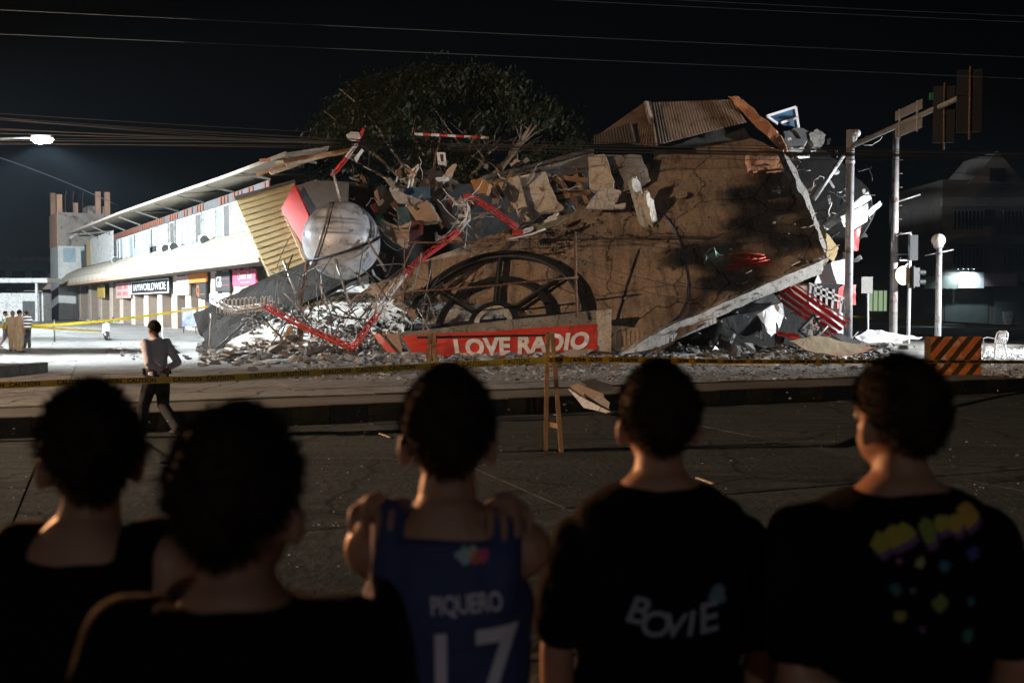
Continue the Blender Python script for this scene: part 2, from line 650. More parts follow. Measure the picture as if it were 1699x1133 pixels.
def mbox(mbx, u0, u1, v0, v1, z0, z1):
    return mbx.hexa([mk(u0, v0, z0), mk(u0, v1, z0), mk(u1, v1, z0), mk(u1, v0, z0)], [mk(u0, v0, z1), mk(u0, v1, z1), mk(u1, v1, z1), mk(u1, v0, z1)])


def upx(px, py, v):
    dd = ray(px, py)
    t = (v - (CAM - MO).dot(MN)) / dd.dot(MN)
    q = CAM + dd * t
    return (q - MO).dot(MU), q.z


BRICK = brick_mat('pier_brick', (.22, .15, .11), (.16, .12, .09), (.30, .27, .23), 3.2)
PIERW = M('pier_paint', (.62, .52, .44), (.48, .37, .29), 1.0, .85, bump=.2)
SHUT = M('roller_shutter', (.52, .50, .46), (.42, .39, .35), .8, .6, bump=.1)
AWN = M('awning_sheet', (.66, .62, .54), (.52, .44, .34), .7, .6, bump=.1, c3=(.36, .24, .14), c3s=1.5)
WALLW = M('pale_wall', (.60, .60, .56), (.46, .45, .42), .8, .85, bump=.2, c3=(.28, .26, .22), c3s=2)
RSLAT = M('red_brown_slats', (.22, .062, .03), (.13, .045, .025), 2, .8, bump=.2)
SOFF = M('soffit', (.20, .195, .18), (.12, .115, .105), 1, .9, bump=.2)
PANEW = M('frosted_pane', (.34, .44, .48), (.20, .28, .33), .7, .35, bump=0)
market = thing('arcade_building', 'long two storey shop arcade with cream awning and brick piers', 'building', mk(30, 0, 0))
mbox(MB(), 3, 92, -5, -.9, 0, 9.0).build('wall', WALLW, market)
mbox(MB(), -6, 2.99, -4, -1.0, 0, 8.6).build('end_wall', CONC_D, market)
# piers and shutters, pitch measured along the street
us = []
for px in (418, 400, 382, 362, 341, 318, 295, 270, 247, 225, 205, 188, 170, 152, 135, 120, 108, 98, 89, 81, 74, 68):
    us.append(upx(px, 545, 0)[0])
for i, u in enumerate(us):
    wd = 1.7
    mbox(MB(), u - .0, u + wd, -.75, 0, 0, 4.6).build('pier', [BRICK], market)
    mbox(MB(), u - .004, u + wd + .004, 0.003, .05, 0, 4.6).build('pier_facing', PIERW, market)
    u2 = us[i + 1] if i + 1 < len(us) else u + 5
    sh = mbox(MB(), u + wd + .01, u2 - .01, -.80, -.74, 0, 3.3)
    for zz in range(16):
        mbox(sh, u + wd + .01, u2 - .01, -.74, -.715, .1 + zz * .2, .2 + zz * .2)
    sh.build('roller_shutter', SHUT, market)
    if i % 3 == 1:
        mbox(MB(), u + wd + .02, u2 - .02, -.70, .3, 0, .18).build('step', CONC_L, market)
# awning: sloped sheets with seams
L0, L1, WT = 4.25, 4.55, 6.35
u = -6.0
while u < 77:
    mb = MB()
    prof = [(2.2, L0), (2.05, L0 + .62), (1.2, L0 + 1.45), (-.05, WT)]
    for (va, za), (vb, zb) in zip(prof, prof[1:]):
        mb.hexa([mk(u, va, za), mk(u + 2.985, va, za), mk(u + 2.985, vb, zb), mk(u, vb, zb)], [mk(u, va, za + .05), mk(u + 2.985, va, za + .05), mk(u + 2.985, vb, zb + .05), mk(u, vb, zb + .05)])
    mb.build('awning_sheet', AWN, market)
    u += 3.0
mbox(MB(), -6, 77, 2.2, 2.28, L0 - .16, L0 + .10).build('gutter', M('gutter_rust', (.55, .36, .25), (.40, .20, .12), 1.5, .7), market)
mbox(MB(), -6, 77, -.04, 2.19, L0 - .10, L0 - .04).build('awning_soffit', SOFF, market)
# upper floor: wall band, panes, slats, soffit and roof
mbox(MB(), 1, 77, -.9, -.35, 6.3, 8.55).build('upper_wall', M('upper_wall_dark', (.10, .11, .11), (.07, .075, .075), 1, .8), market)
u = 3.0
n = 0
while u < 51:
    wd = rnd.choice((1.1, 1.4, 1.9, 1.6, 2.3))
    o = mbox(MB(), u, u + wd, -.35, -.28, 6.5, 8.45).build('window', (PANEW, PANEW, WALLW, CHAR, PANEW, WALLW, PANEW, CHAR)[n % 8], market)
    mf = MB()
    for (a, b) in ((u - .06, u), (u + wd, u + wd + .06)):
        mbox(mf, a, b, -.35, -.2, 6.42, 8.52)
    mbox(mf, u, u + wd, -.35, -.2, 8.45, 8.52)
    mf.build('frame', WHITE_P, o)
    u += wd + rnd.choice((.25, .5, .3, .9))
    n += 1
u = 0
while u < 56:
    if rnd.random() < .8:
        mbox(MB(), u, u + rnd.uniform(.35, .6), -.34, -.27, 8.62 + rnd.uniform(0, .1), 9.15).build('slat', RSLAT, market)
    u += .82
mbox(MB(), 0, 74, -.34, -.33, 8.56, 9.2).build('eave_board', CHAR, market)
mb = MB()
for ua, ub, ze in ((-8, 12, 9.55), (12, 40, 9.85), (40, 74, 10.2)):
    pass
eave = [(-9.0, 9.35), (2, 9.45), (15, 9.7), (38, 10.1), (74, 10.4)]
for (ua, za), (ub, zb) in zip(eave, eave[1:]):
    va, vb = (-.6 if ua < -5 else -4 if ua < 5 else -6), (-4 if ub < 5 else -6)
    mb.hexa([mk(ua, 1.6, za), mk(ub, 1.6, zb), mk(ub, vb, zb + 1.0), mk(ua, va, za + .5)], [mk(ua, 1.6, za + .1), mk(ub, 1.6, zb + .1), mk(ub, vb, zb + 1.1), mk(ua, va, za + .6)])
mb.build('roof', M('arcade_roof', (.42, .38, .31), (.3, .26, .2), 1, .7), market)
mb = MB()
for (ua, za), (ub, zb) in zip(eave, eave[1:]):
    mb.hexa([mk(ua, 1.62, za - .06), mk(ub, 1.62, zb - .06), mk(ub, 1.72, zb - .06), mk(ua, 1.72, za - .06)], [mk(ua, 1.62, za + .14), mk(ub, 1.62, zb + .14), mk(ub, 1.72, zb + .14), mk(ua, 1.72, za + .14)])
mb.build('fascia', M('fascia_paint', (.55, .47, .40), (.38, .30, .24), 1.5, .7), market)
u = -8
while u < 70:
    MB().bar(mk(u, -.3, 9.2), mk(u, 1.55, 9.42 + max(0, u) * .011), .08, .12).build('rafter', SOFF, market)
    u += 7.8
# loose broken rafters where the roof ends
for i in range(9):
    uu = -8.5 + i * .55
    MB().bar(mk(uu, -2, 9.9 + rnd.uniform(-.1, .25)), mk(uu - rnd.uniform(.3, 1.6), 1.9 + rnd.uniform(-.6, .4), 9.2 + rnd.uniform(-.5, .25)), .09, .16).build('broken_rafter', WOODL if i % 2 else ORANGEW, market)
# billboard panels beside the tower
mbox(MB(), 53, 68, -.28, -.2, 6.5, 9.6).build('blank_billboard', WHITE_P, market)
mbox(MB(), 68.2, 71.5, -.28, -.2, 6.5, 9.4).build('side_poster', M('yellow_poster', (.62, .42, .12), (.45, .36, .28), .8, .7), market)
# tower
TW = M('tower_render', (.36, .30, .26), (.22, .19, .17), .6, .9, bump=.4, c3=(.12, .105, .095), c3s=.9)
TWO = M('tower_street_side', (.52, .30, .20), (.42, .24, .16), 1, .9, bump=.2)  # warm lamplight on the street face is put into this colour
TWW = M('tower_white', (.60, .60, .58), (.48, .48, .46), 1, .8, bump=.15)
tower = thing('stair_tower', 'square grey stair tower with bare columns rising above the arcade roof', 'tower', mk(82, 0, 0))
mbox(MB(), 78, 86, -4, 2.2, 0, 9.2).build('lower_wall', TWW, tower)
mbox(MB(), 78, 86, -4.0, 2.15, 9.2, 13.4).build('upper_wall', TW, tower)
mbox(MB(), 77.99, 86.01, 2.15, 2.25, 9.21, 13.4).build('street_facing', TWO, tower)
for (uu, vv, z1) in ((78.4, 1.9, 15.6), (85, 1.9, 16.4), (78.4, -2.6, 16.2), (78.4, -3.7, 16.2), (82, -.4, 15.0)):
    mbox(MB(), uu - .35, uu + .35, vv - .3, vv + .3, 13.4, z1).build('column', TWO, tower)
mbox(MB(), 78.6, 85, -3.9, -1.4, 13.4, 14.4).build('roof_hut', TW, tower)
for vv in (1.2, .3, -.8):
    rod('starter_bar', [mk(78.4, vv, 13.3), mk(78.4, vv, 15.4), mk(78.4, vv - .15, 16.1)], .035, RUST, tower)
for (u0, u1, v0, v1, z0, z1) in ((77.93, 77.99, .2, 1.6, 7.2, 9.0), (77.93, 77.99, -1.9, -.4, 7.2, 9.0)):
    o = mbox(MB(), u0, u1, v0, v1, z0, z1).build('window', PANEW, tower)
MB().bar(mk(77.9, .8, 10.2), mk(77.9, -2.0, 12.4), .1, .3).build('stair_string', CONC_L, tower)
# signs
SIGNK = M('sign_black', (.015, .015, .017), rough=.5, bump=0)
SIGNP = M('sign_pink', (.62, .40, .38), (.52, .34, .33), 1, .6, bump=0)
SIGNM = M('sign_magenta', (.62, .05, .15), (.5, .04, .12), 1, .5, bump=0)
SIGNO = M('sign_orange', (.75, .22, .03), (.65, .18, .02), 1, .5, bump=0)
SIGNB = M('sign_blue', (.12, .18, .55), (.55, .60, .75), 2.5, .5, bump=0)


def shopsign(label, pxa, pxb, z0, z1, mat, v=.35, depth=.12, texts=(), frame=None, name='shop_sign'):
    ua, ub = sorted((upx(pxa, 480, v)[0], upx(pxb, 480, v)[0]))
    t = thing(name, label, 'sign', mk((ua + ub) / 2, v, z0))
    mbox(MB(), ua, ub, v - depth, v, z0, z1).build('board', mat, t)
    if frame:
        mf = MB()
        mbox(mf, ua + .2, ub - .2, v, v + .02, z0 + .08, z0 + .16)
        mbox(mf, ua + .2, ub - .2, v, v + .02, z1 - .16, z1 - .08)
        mbox(mf, ua + .2, ua + .5, v, v + .02, z0 + .16, z1 - .16)
        mbox(mf, ub - .5, ub - .2, v, v + .02, z0 + .16, z1 - .16)
        mf.build('border', frame, t)
    for (s, f, zf, h, wd, m) in texts:
        uu = ub + (ua - ub) * f
        sign_text(s, h, mk(uu, v + .012, z0 + (z1 - z0) * zf), -MU, (0, 0, 1), m, t, width=wd * (ub - ua))
    # hangers up to the soffit
    for uu in (ua + .3, ub - .3):
        mbox(MB(), uu - .03, uu + .03, v - .08, v - .03, z1, L0 - .10).build('hanger', DARKM, t)
    return t


shopsign('wide black shop sign with white capitals and a thin frame under the awning', 217, 281, 2.75, 4.05, SIGNK, texts=[('IAMWORLDWIDE', .5, .5, .95, .84, WINK)], frame=WINK)
shopsign('pale pink shop sign with red lettering left of the black sign', 192, 215, 2.5, 4.0, SIGNP, texts=[('IIII III', .5, .72, .7, .7, RED_P), ('III IIII', .5, .28, .5, .7, RED_P)])
shopsign('blank weathered shop board right of the wide black sign', 293, 313, 2.6, 4.0, SIGNP)
shopsign('orange fascia board above the key sign', 313, 342, 3.45, 4.1, SIGNO)
shopsign('black sign with an orange emblem and lettering below the orange fascia', 325, 341, 2.3, 3.4, SIGNK, texts=[('Q', .22, .5, 1.0, .26, SIGNO), ('-----', .65, .3, .35, .55, SIGNO)])
shopsign('black shop sign with large white GB letters', 357, 381, 2.75, 3.95, SIGNK, texts=[('GB', .27, .5, 1.05, .36, WINK), ('---', .75, .68, .42, .42, SIGNM), ('---', .75, .35, .36, .42, SIGNM)])
shopsign('magenta shop sign with white script at the near end of the arcade', 386, 424, 3.05, 4.0, SIGNM, texts=[('Queen Bee', .55, .6, .62, .62, WINK), ('-- ---', .55, .22, .3, .4, WINK)])
shopsign('small food poster with green and yellow pictures below the magenta sign', 389, 415, 2.45, 3.0, M('food_poster', (.55, .55, .45), (.25, .45, .12), 1.4, .6, bump=0, c3=(.6, .35, .05), c3s=2))
shopsign('small yellow poster on the arcade wall left of the pink sign', 161, 172, 2.6, 4.0, M('poster_yellow', (.62, .45, .08), (.45, .25, .1), 1.5, .6, bump=0))
for px, lb in ((112, 'nearest the tower'), (99, 'second from the tower'), (88, 'third from the tower')):
    shopsign('faded white shop sign %s at the far arcade' % lb, px, px - 9, 2.7, 3.8, M('faded_sign', (.45, .50, .52), (.34, .37, .40), 1, .6, bump=0))


def standsign(px, py, D, wd, ht, mat, label):
    c = P(px, py, D)
    t = thing('standing_sign', label, 'sign', (c.x, c.y, 0))
    MB().box((c.x, c.y, c.z), (wd, .05, ht)).build('board', mat, t)
    for s in (-1, 1):
        MB().bar((c.x + s * wd * .42, c.y + .05, 0), (c.x + s * wd * .42, c.y + .05, c.z), .05, .05).build('leg', DARKM, t)
    return t


standsign(314, 526, 66, .95, 1.25, SIGNB, 'pale blue standing poster board in front of the arcade pier')
standsign(360, 495, 60, .9, .6, SIGNB, 'blue lettered sign board above the red and white mast tip')

# air conditioners on the awning
ac0 = None
for i, (px, lab) in enumerate(((201, 'leftmost'), (286, 'middle'), (300, 'second from the right'), (352, 'rightmost'))):
    uu = upx(px, 405, -.2)[0]
    b = mk(uu, .45, 5.95)
    t = thing('air_conditioner', 'white outdoor air conditioner unit on the awning, %s of the four' % lab, 'air conditioner', b, math.atan2(MU.y, MU.x), 'air conditioners on the awning')
    MB().box((0, 0, .35), (.95, .38, .7)).build('casing', WHITE_P, t, local=True)
    mb = MB()
    mb.lathe([(.30, .0), (.32, .03), (.05, .05), (0, .05)], n=14)
    g = mb.build('fan_grille', CHAR, t, local=True)
    g.rotation_euler = (0, R(-90), 0)
    g.location = (-.48, 0, .36)
    for s in (-1, 1):
        MB().box((s * .35, 0, -.12), (.05, .4, .26)).build('bracket', DARKM, t, local=True)
uu, zz = upx(235, 415, .3)
t = thing('awning_sign', 'long pale blue board standing on the awning between air conditioners', 'sign', mk(uu, .3, 6.0))
mbox(MB(), uu - 3.5, uu + 3.0, .28, .36, 6.15, 7.0).build('board', M('blue_grey_board', (.30, .38, .48), (.24, .30, .38), 1, .6, bump=0), t)
for du in (-3, 2.5):
    mbox(MB(), uu + du, uu + du + .08, .2, .28, 5.9, 6.9).build('post', DARKM, t)

# low hipped roof wing left of the tower
wing = thing('market_wing', 'low market wing with rusty hipped roof left of the tower', 'building', mk(104, 0, 0))
mbox(MB(), 87, 128, -6, -.5, 0, 3.9).build('wall', WALLW, wing)
mb = MB()
mb.hexa([mk(86.2, 3.2, 3.9), mk(118, 3.2, 3.9), mk(126, -5, 3.9), mk(86.2, -5, 3.9)], [mk(86.3, 1.0, 6.4), mk(108, .8, 6.4), mk(110, -2.4, 6.5), mk(86.3, -2.4, 6.5)])
mb.build('roof', M('rusty_roof', (.30, .19, .14), (.42, .34, .29), .8, .7, bump=.2), wing)
mbox(MB(), 86.2, 112, 3.2, 5.4, 3.55, 3.75).build('awning', AWN, wing)
for i in range(6):
    u = 90 + i * 6
    mbox(MB(), u, u + .5, 2.4, 2.9, 0, 3.6).build('column', PIERW, wing)
# distant dim building and kiosk at the far left edge
far = thing('far_building', 'dim three storey building in the far left background', 'building', (-98, 190, 0))
MB().box((-98, 196, 5), (40, 10, 10)).build('wall', M('dim_wall', (.16, .17, .17), (.10, .11, .11), .4, .9), far)
for i in range(9):
    for z in (4.5, 7.6):
        MB().box((-114 + i * 3.9, 190.9, z), (2.6, .1, 1.5)).build('window', GLASS, far)
MB().box((-98, 192, 10.4), (41, 12, .8)).build('roof', ROOFM, far)
kp = G(25, 533)
ks = thing('kiosk', 'small white kiosk behind the standing men', 'kiosk', kp)
MB().box(kp + Vector((0, 1, 1.6)), (6.5, 2, 3.2)).build('wall', WHITE_P, ks)
MB().box(kp + Vector((0, .4, 4.6)), (9, 4, .5)).build('canopy', WHITE_P, ks)
MB().box(kp + Vector((1.6, -.03, 1.2)), (1.4, .06, 2.2)).build('door', CHAR, ks)
for s in (-3, 3):
    MB().box(kp + Vector((s, -1, 2.2)), (.25, .25, 4.4)).build('post', WHITE_P, ks)

# ================================================================== DARK BUILDING (right)
DW = M('dim_render', (.10, .095, .088), (.06, .057, .053), .5, .9, bump=.2)
DW2 = M('dim_band', (.15, .145, .135), (.10, .095, .088), .6, .9, bump=.2)
RY = 86.0
rb = thing('corner_building', 'dark four storey shop building with gabled dormers at right', 'building', (54, RY, 0))
MB().box((57, RY + 6, 6.3), (40, 12, 12.6)).build('wall', DW, rb)
for z in (3.9, 7.1, 10.3):
    MB().box((57, RY - .25, z + .35), (40.4, .5, .8)).build('floor_band', DW2, rb)
for lev, z in enumerate((4.9, 8.1)):
    for i in range(9):
        x = 39.2 + i * 4.3
        o = MB().box((x, RY - .05, z + 1.0), (2.6, .1, 1.7)).build('window', GLASS, rb)
        mb = MB()
        for kx in range(9):
            mb.box((x - 1.3 + kx * .325, RY - .2, z + 1.0), (.05, .05, 1.7))
        mb.box((x, RY - .2, z + 1.85), (2.7, .07, .07)).box((x, RY - .2, z + .15), (2.7, .07, .07))
        mb.build('grille', DW2, o)
for i in range(9):
    x = 39.2 + i * 4.3
    MB().box((x, RY - .03, 1.65), (3.7, .06, 3.2)).build('roller_shutter', M('dark_shutter', (.09, .11, .11), (.06, .075, .075), .7, .6), rb)
for (x, z) in ((41.5, 12.4), (50.5, 13.6), (57.5, 12.6)):
    g = MB()
    g.add([(x - 2.4, RY - .4, z - .2), (x + 2.4, RY - .4, z - .2), (x, RY - .4, z + 2.6), (x - 2.4, RY + 6, z - .2), (x + 2.4, RY + 6, z - .2), (x, RY + 6, z + 2.6)], [(0, 1, 2), (5, 4, 3), (0, 3, 4, 1), (1, 4, 5, 2), (2, 5, 3, 0)])
    o = g.build('dormer', DW2, rb)
    MB().box((x, RY - .45, z + .55), (1.3, .08, 1.1)).build('pane', GLASS, o)
for i, x in enumerate((44.6, 48.2)):
    MB().bar((x, RY - .5, 10.9), (x + 1.3, RY - 1.5, 10.0), .06, .06).build('bracket_pole', GREYROD, rb)
MB().box((47.6, RY - .3, 10.6), (.35, .06, 1.2)).build('striped_panel', M('striped_panel', (.3, .16, .2), (.14, .10, .12), 9, .7, bump=0), rb)


def rsign(label, pxa, pxb, pya, pyb, mat, texts=()):
    a, b = P(pxa, pyb, RY - .75), P(pxb, pya, RY - .75)
    t = thing('shop_sign', label, 'sign', (a + b) / 2)
    MB().box((a + b) / 2 + Vector((0, .1, 0)), (b.x - a.x, .2, b.z - a.z)).build('board', mat, t)
    MB().box((a + b) / 2 + Vector((0, .45, 0)), (.3, .5, .3)).build('bracket', DARKM, t)
    for (s, fx, fz, h, wf, m) in texts:
        sign_text(s, h, Vector((a.x + (b.x - a.x) * fx, a.y - .02, a.z + (b.z - a.z) * fz)), (1, 0, 0), (0, 0, 1), m, t, width=wf * (b.x - a.x))
    return t


lit = rsign('brightly lit white shop sign under a row of small lamps', 1590, 1633, 452, 478, M('lit_sign_face', (.70, .76, .78), (.60, .68, .70), 2, .5, bump=0), [('-- - --', .45, .22, .35, .5, SIGNB)])
rsign('unlit mauve shop sign right of the lit sign', 1634, 1688, 454, 475, M('mauve_sign', (.30, .22, .27), (.24, .17, .22), 1, .6, bump=0), [('-- --- --', .5, .5, .55, .7, SIGNP)])
rsign('dim greenish shop sign left of the lit sign', 1535, 1589, 458, 479, M('greenish_sign', (.20, .24, .22), (.15, .18, .17), 1, .6, bump=0))
for i in range(4):
    p = P(1590 + i * 8.5, 446, RY - 1.5)
    t = thing('sign_lamp', 'small black spot lamp on a bracket, number %s of four above the lit sign' % ('one', 'two', 'three', 'four')[i], 'lamp', p)
    MB().lathe([(.03, .25), (.12, .22), (.2, -.02), (.17, -.02), (.02, .16)], p, 10).build('shade', BLACKP, t)
    rod('arm', [p + Vector((0, 0, .24)), p + Vector((0, .8, .32)), p + Vector((0, 1.3, .1))], .03, DARKM, t)
    MB().sphere(p + Vector((0, 0, .04)), .07, 8, 6).build('bulb', M('bulb_glow', (.85, .95, 1.0), emit=25, bump=0), t)
    d = bpy.data.lights.new('sign_lamp_light', 'SPOT')
    d.energy, d.color, d.spot_size, d.spot_blend, d.shadow_soft_size = 170, (.80, .96, 1.0), R(120), .7, .07
    o = bpy.data.objects.new('sign_lamp_light', d)
    COL.objects.link(o)
    o.location = p + Vector((0, 0, -.05))
    o.rotation_euler = Vector((0, .55, -.8)).to_track_quat('-Z', 'Y').to_euler()
t = thing('planter', 'pale concrete planter in front of the dark shutters', 'planter', (45.0, RY - 2, 0))
MB().lathe([(.0, 0), (.42, 0), (.5, 1.05), (.42, 1.05), (.40, .8), (0, .8)], (41.4, RY - 3, .25), 12).build('pot', CONC_L, t)
struct(MB().box((50, RY - 2.5, .12), (26, 4.6, .26)).build('pavement', DW2))
# low shops with one lit window far behind the traffic poles
ls = thing('low_shop', 'low dark shop with a faint greenish lit window behind the traffic poles', 'building', (36, 108, 0))
MB().box((44, 112, 3.2), (30, 8, 6.4)).build('wall', DW, ls)
o = MB().box((39.6, 107.9, 2.3), (1.9, .15, 2.2)).build('window', M('greenish_window', (.55, .75, .45), emit=.35, bump=0), ls)
for s in (-.55, 0, .55):
    MB().box((39.6 + s, 107.8, 2.3), (.08, .1, 2.2)).build('mullion', DARKM, o)
MB().box((44, 107.6, 4.2), (30, .8, .9)).build('fascia', DW2, ls)

# ================================================================== COLLAPSED BUILDING
PA = plane3((1000, 560, 36.2), (1370, 425, 37.5), (1090, 300, 43.0))          # tipped main floor slab
wreck = thing('collapsed_building', 'collapsed concrete building with a huge tilted brown floor slab', 'building', (4, 40, 0))
plate('floor_slab', [(607, 483), (690, 437), (800, 395), (900, 365), (1000, 340), (1085, 262), (1170, 240), (1240, 225), (1300, 252), (1335, 330), (1372, 428), (1190, 505), (1095, 545), (1012, 592), (985, 590), (955, 545), (800, 497), (720, 492)],
      PA, .34, CONC_B, wreck, jagn=7, amp=2.2, sub=5, disp=.022, seed=3, label='tilted brown floor slab')
# pale broken edge beam under the slab's lower right side
PB = planeT(1210, 505, 36.25, -4, 16)
plate('edge_beam', [(1030, 588), (1095, 549), (1190, 508), (1285, 466), (1368, 430), (1364, 454), (1285, 485), (1180, 530), (1085, 578)], PB, .38, CONC_L, wreck, jagn=8, amp=1.2, seed=5, sub=3, disp=.015)
# grey ragged right edge of the slab
plate('slab_edge', [(1300, 250), (1312, 262), (1342, 322), (1360, 370), (1375, 420), (1372, 436), (1358, 420), (1340, 350), (1322, 300)], planeT(1340, 340, 40.0, 10, 30), .3, CONC, wreck, jagn=6, amp=2.0, seed=9, sub=2, disp=.05)
# ribbed lower wall, right of the banner
plate('ribbed_wall', [(1014, 540), (1016, 590), (1090, 588), (1120, 566), (1175, 535), (1100, 548)], planeT(1060, 570, 35.7, 6, 0), .2, CONC_B, wreck, jagn=3, amp=1.0, seed=4)
pw = planeT(1050, 575, 35.66, 6, 0)
for i in range(13):
    x = 1020 + i * 7.6
    yb = 586 if x < 1085 else 586 - (x - 1085) * .62
    plate('rib', [(x, 551 - i * .2), (x + 3.0, 551 - i * .2), (x + 3.2, yb), (x + .2, yb)], pw, .1, CONC_B, wreck)
# dark hollow behind: rear walls coloured with its shade, floors seen edge-on
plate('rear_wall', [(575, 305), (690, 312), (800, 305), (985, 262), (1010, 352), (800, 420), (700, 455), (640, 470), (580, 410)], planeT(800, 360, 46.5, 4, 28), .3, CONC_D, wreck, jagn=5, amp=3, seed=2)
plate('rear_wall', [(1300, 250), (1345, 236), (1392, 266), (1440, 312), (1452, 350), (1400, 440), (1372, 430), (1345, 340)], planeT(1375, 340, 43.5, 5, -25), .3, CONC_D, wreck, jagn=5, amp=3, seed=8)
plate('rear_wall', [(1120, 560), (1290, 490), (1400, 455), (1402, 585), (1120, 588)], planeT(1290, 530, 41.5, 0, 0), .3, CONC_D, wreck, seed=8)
plate('upper_floor', [(800, 296), (985, 250), (990, 262), (860, 292), (815, 306)], planeT(900, 280, 44.5, 30, 0), .25, CONC, wreck, jagn=5, amp=1.5, seed=12)
plate('wall_stump', [(862, 292), (905, 285), (912, 305), (922, 330), (936, 345), (925, 352), (900, 352), (880, 368), (868, 330)], planeT(890, 325, 42.6, 12, -12), .25, PLAST, wreck, jagn=4, amp=1.5, seed=13, sub=2, disp=.02)
plate('wall_plank', [(843, 296), (861, 291), (881, 366), (862, 373)], planeT(862, 330, 42.2, 12, -15), .2, PLAST, wreck, jagn=4, amp=.6, seed=14)
plate('wall_plank', [(826, 304), (838, 300), (862, 352), (852, 345)], planeT(845, 325, 42.8, 12, -15), .15, WOODL, wreck)
plate('column', [(976, 260), (1003, 256), (1019, 300), (1016, 315), (1000, 320), (978, 312)], planeT(995, 290, 42.4, 14, -18), .5, PLAST, wreck, jagn=3, amp=1, seed=15)
plate('wall_stump', [(1004, 257), (1064, 258), (1071, 275), (1079, 298), (1062, 312), (1030, 318), (1020, 300)], planeT(1042, 288, 42.8, 14, -8), .3, CONC, wreck, jagn=4, amp=1.6, seed=16, sub=2, disp=.03)
for i, (a, b) in enumerate((((905, 292), (975, 300)), ((905, 312), (978, 322)), ((912, 330), (980, 318)), ((930, 300), (962, 345)), ((955, 290), (975, 338)), ((920, 300), (900, 345)))):
    MB().bar(P(*a, 43.2), P(*b, 43.0), .14, .2).build('exposed_beam', RUST if i % 2 else WOOD, wreck)
# two snapped columns standing on the slab
for nm, (b0, t0), wd, m in (('near', ((1073, 374), (1051, 297)), .42, CONC_L), ('far', ((1079, 372), (1068, 322)), .5, PLAST)):
    a, b = onp(*b0, PA), P(*t0, 40.6 if nm == 'near' else 40.4)
    mb = MB().bar(a - (b - a) * .08, b, wd, wd * .8)
    o = mb.build('snapped_column', m, wreck)
    bm = bmesh.new()
    bm.from_mesh(o.data)
    bmesh.ops.subdivide_edges(bm, edges=bm.edges, cuts=4, use_grid_fill=True)
    for v in bm.verts:
        v.co += Vector((noise.noise(v.co * 4), noise.noise(v.co * 4 + Vector((9, 0, 0))), noise.noise(v.co * 3 + Vector((0, 7, 0))))) * .07
        if v.co.z > (b - a).z * .85:
            v.co.z += rnd.uniform(-.25, .12)
    bm.to_mesh(o.data)
    bm.free()
for i in range(7):
    q = P(1050 + rnd.uniform(-6, 8), 297 + rnd.uniform(-3, 6), 40.5)
    rod('rebar', [q, q + Vector((rnd.uniform(-.2, .3), rnd.uniform(-.2, .2), rnd.uniform(.1, .35))), q + Vector((rnd.uniform(-.3, .6), rnd.uniform(-.3, .2), rnd.uniform(.1, .45)))], .014, RUST, wreck)
# orange broken gable and edge
plate('gable_wall', [(1208, 160), (1225, 160), (1248, 178), (1288, 216), (1303, 240), (1305, 252), (1292, 246), (1268, 222), (1240, 196), (1222, 176)], planeT(1250, 205, 43.0, 0, -25), .4, ORANGEW, wreck, jagn=5, amp=1.6, seed=21, sub=3, disp=.06)
plate('gable_wall', [(1236, 262), (1262, 246), (1300, 250), (1312, 270), (1296, 288), (1268, 282), (1240, 284)], planeT(1270, 265, 42.2, 25, -10), .3, ORANGEW, wreck, jagn=5, amp=2.4, seed=22, sub=3, disp=.06)
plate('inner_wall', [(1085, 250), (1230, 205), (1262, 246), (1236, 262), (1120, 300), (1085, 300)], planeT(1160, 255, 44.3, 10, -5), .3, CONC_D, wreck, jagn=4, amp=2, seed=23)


def corrugated(name, quad, pl, ribs, mat, parent, amp=.045):
    """sheet with real folds; quad = four pixels: two along the top, two along the bottom"""
    tl, tr, br, bl = [onp(*q, pl) for q in quad]
    mb = MB()
    n = ribs * 4
    vs = []
    for i in range(n + 1):
        f = i / n
        h = amp * (0, 1, 1, 0)[i % 4] if i < n else 0
        for p in (tl.lerp(tr, f), bl.lerp(br, f)):
            vs.append(p + pl[1] * h)
    fs = [(2 * i, 2 * i + 1, 2 * i + 3, 2 * i + 2) for i in range(n)]
    m = len(vs)
    vs += [v - pl[1] * .02 for v in vs]
    fs += [(m + b, m + a, m + d_, m + c) for (a, b, c, d_) in fs]
    fs += [(0, m, m + 1, 1), (2 * n, 2 * n + 1, m + 2 * n + 1, m + 2 * n)]
    fs += [(2 * i, 2 * i + 2, m + 2 * i + 2, m + 2 * i) for i in range(n)] + [(2 * i + 1, m + 2 * i + 1, m + 2 * i + 3, 2 * i + 3) for i in range(n)]
    mb.add(vs, fs)
    return mb.build(name, mat, parent)


rf = thing('corrugated_roof', 'brown corrugated roof crumpled over the top of the collapse', 'roof', P(1120, 240, 43))
corrugated('roof_sheet', [(1073, 169), (1080, 169), (1092, 244), (982, 232)], planeT(1040, 210, 43.2, 35, -25), 22, ROOFM, rf)
corrugated('roof_sheet', [(1082, 171), (1218, 166), (1238, 203), (1094, 240)], planeT(1150, 205, 43.6, 30, 5), 30, ROOFM, rf)
corrugated('roof_sheet', [(985, 226), (1048, 203), (1056, 236), (985, 240)], planeT(1020, 225, 42.7, 30, -25), 14, M('roof_sheet_grey', (.16, .13, .115), (.11, .09, .08), 1, .5, metal=.2, bump=.1), rf)
MB().bar(P(1072, 169, 43.1), P(1090, 240, 42.6), .2, .12).build('ridge_cap', ROOFM, rf)

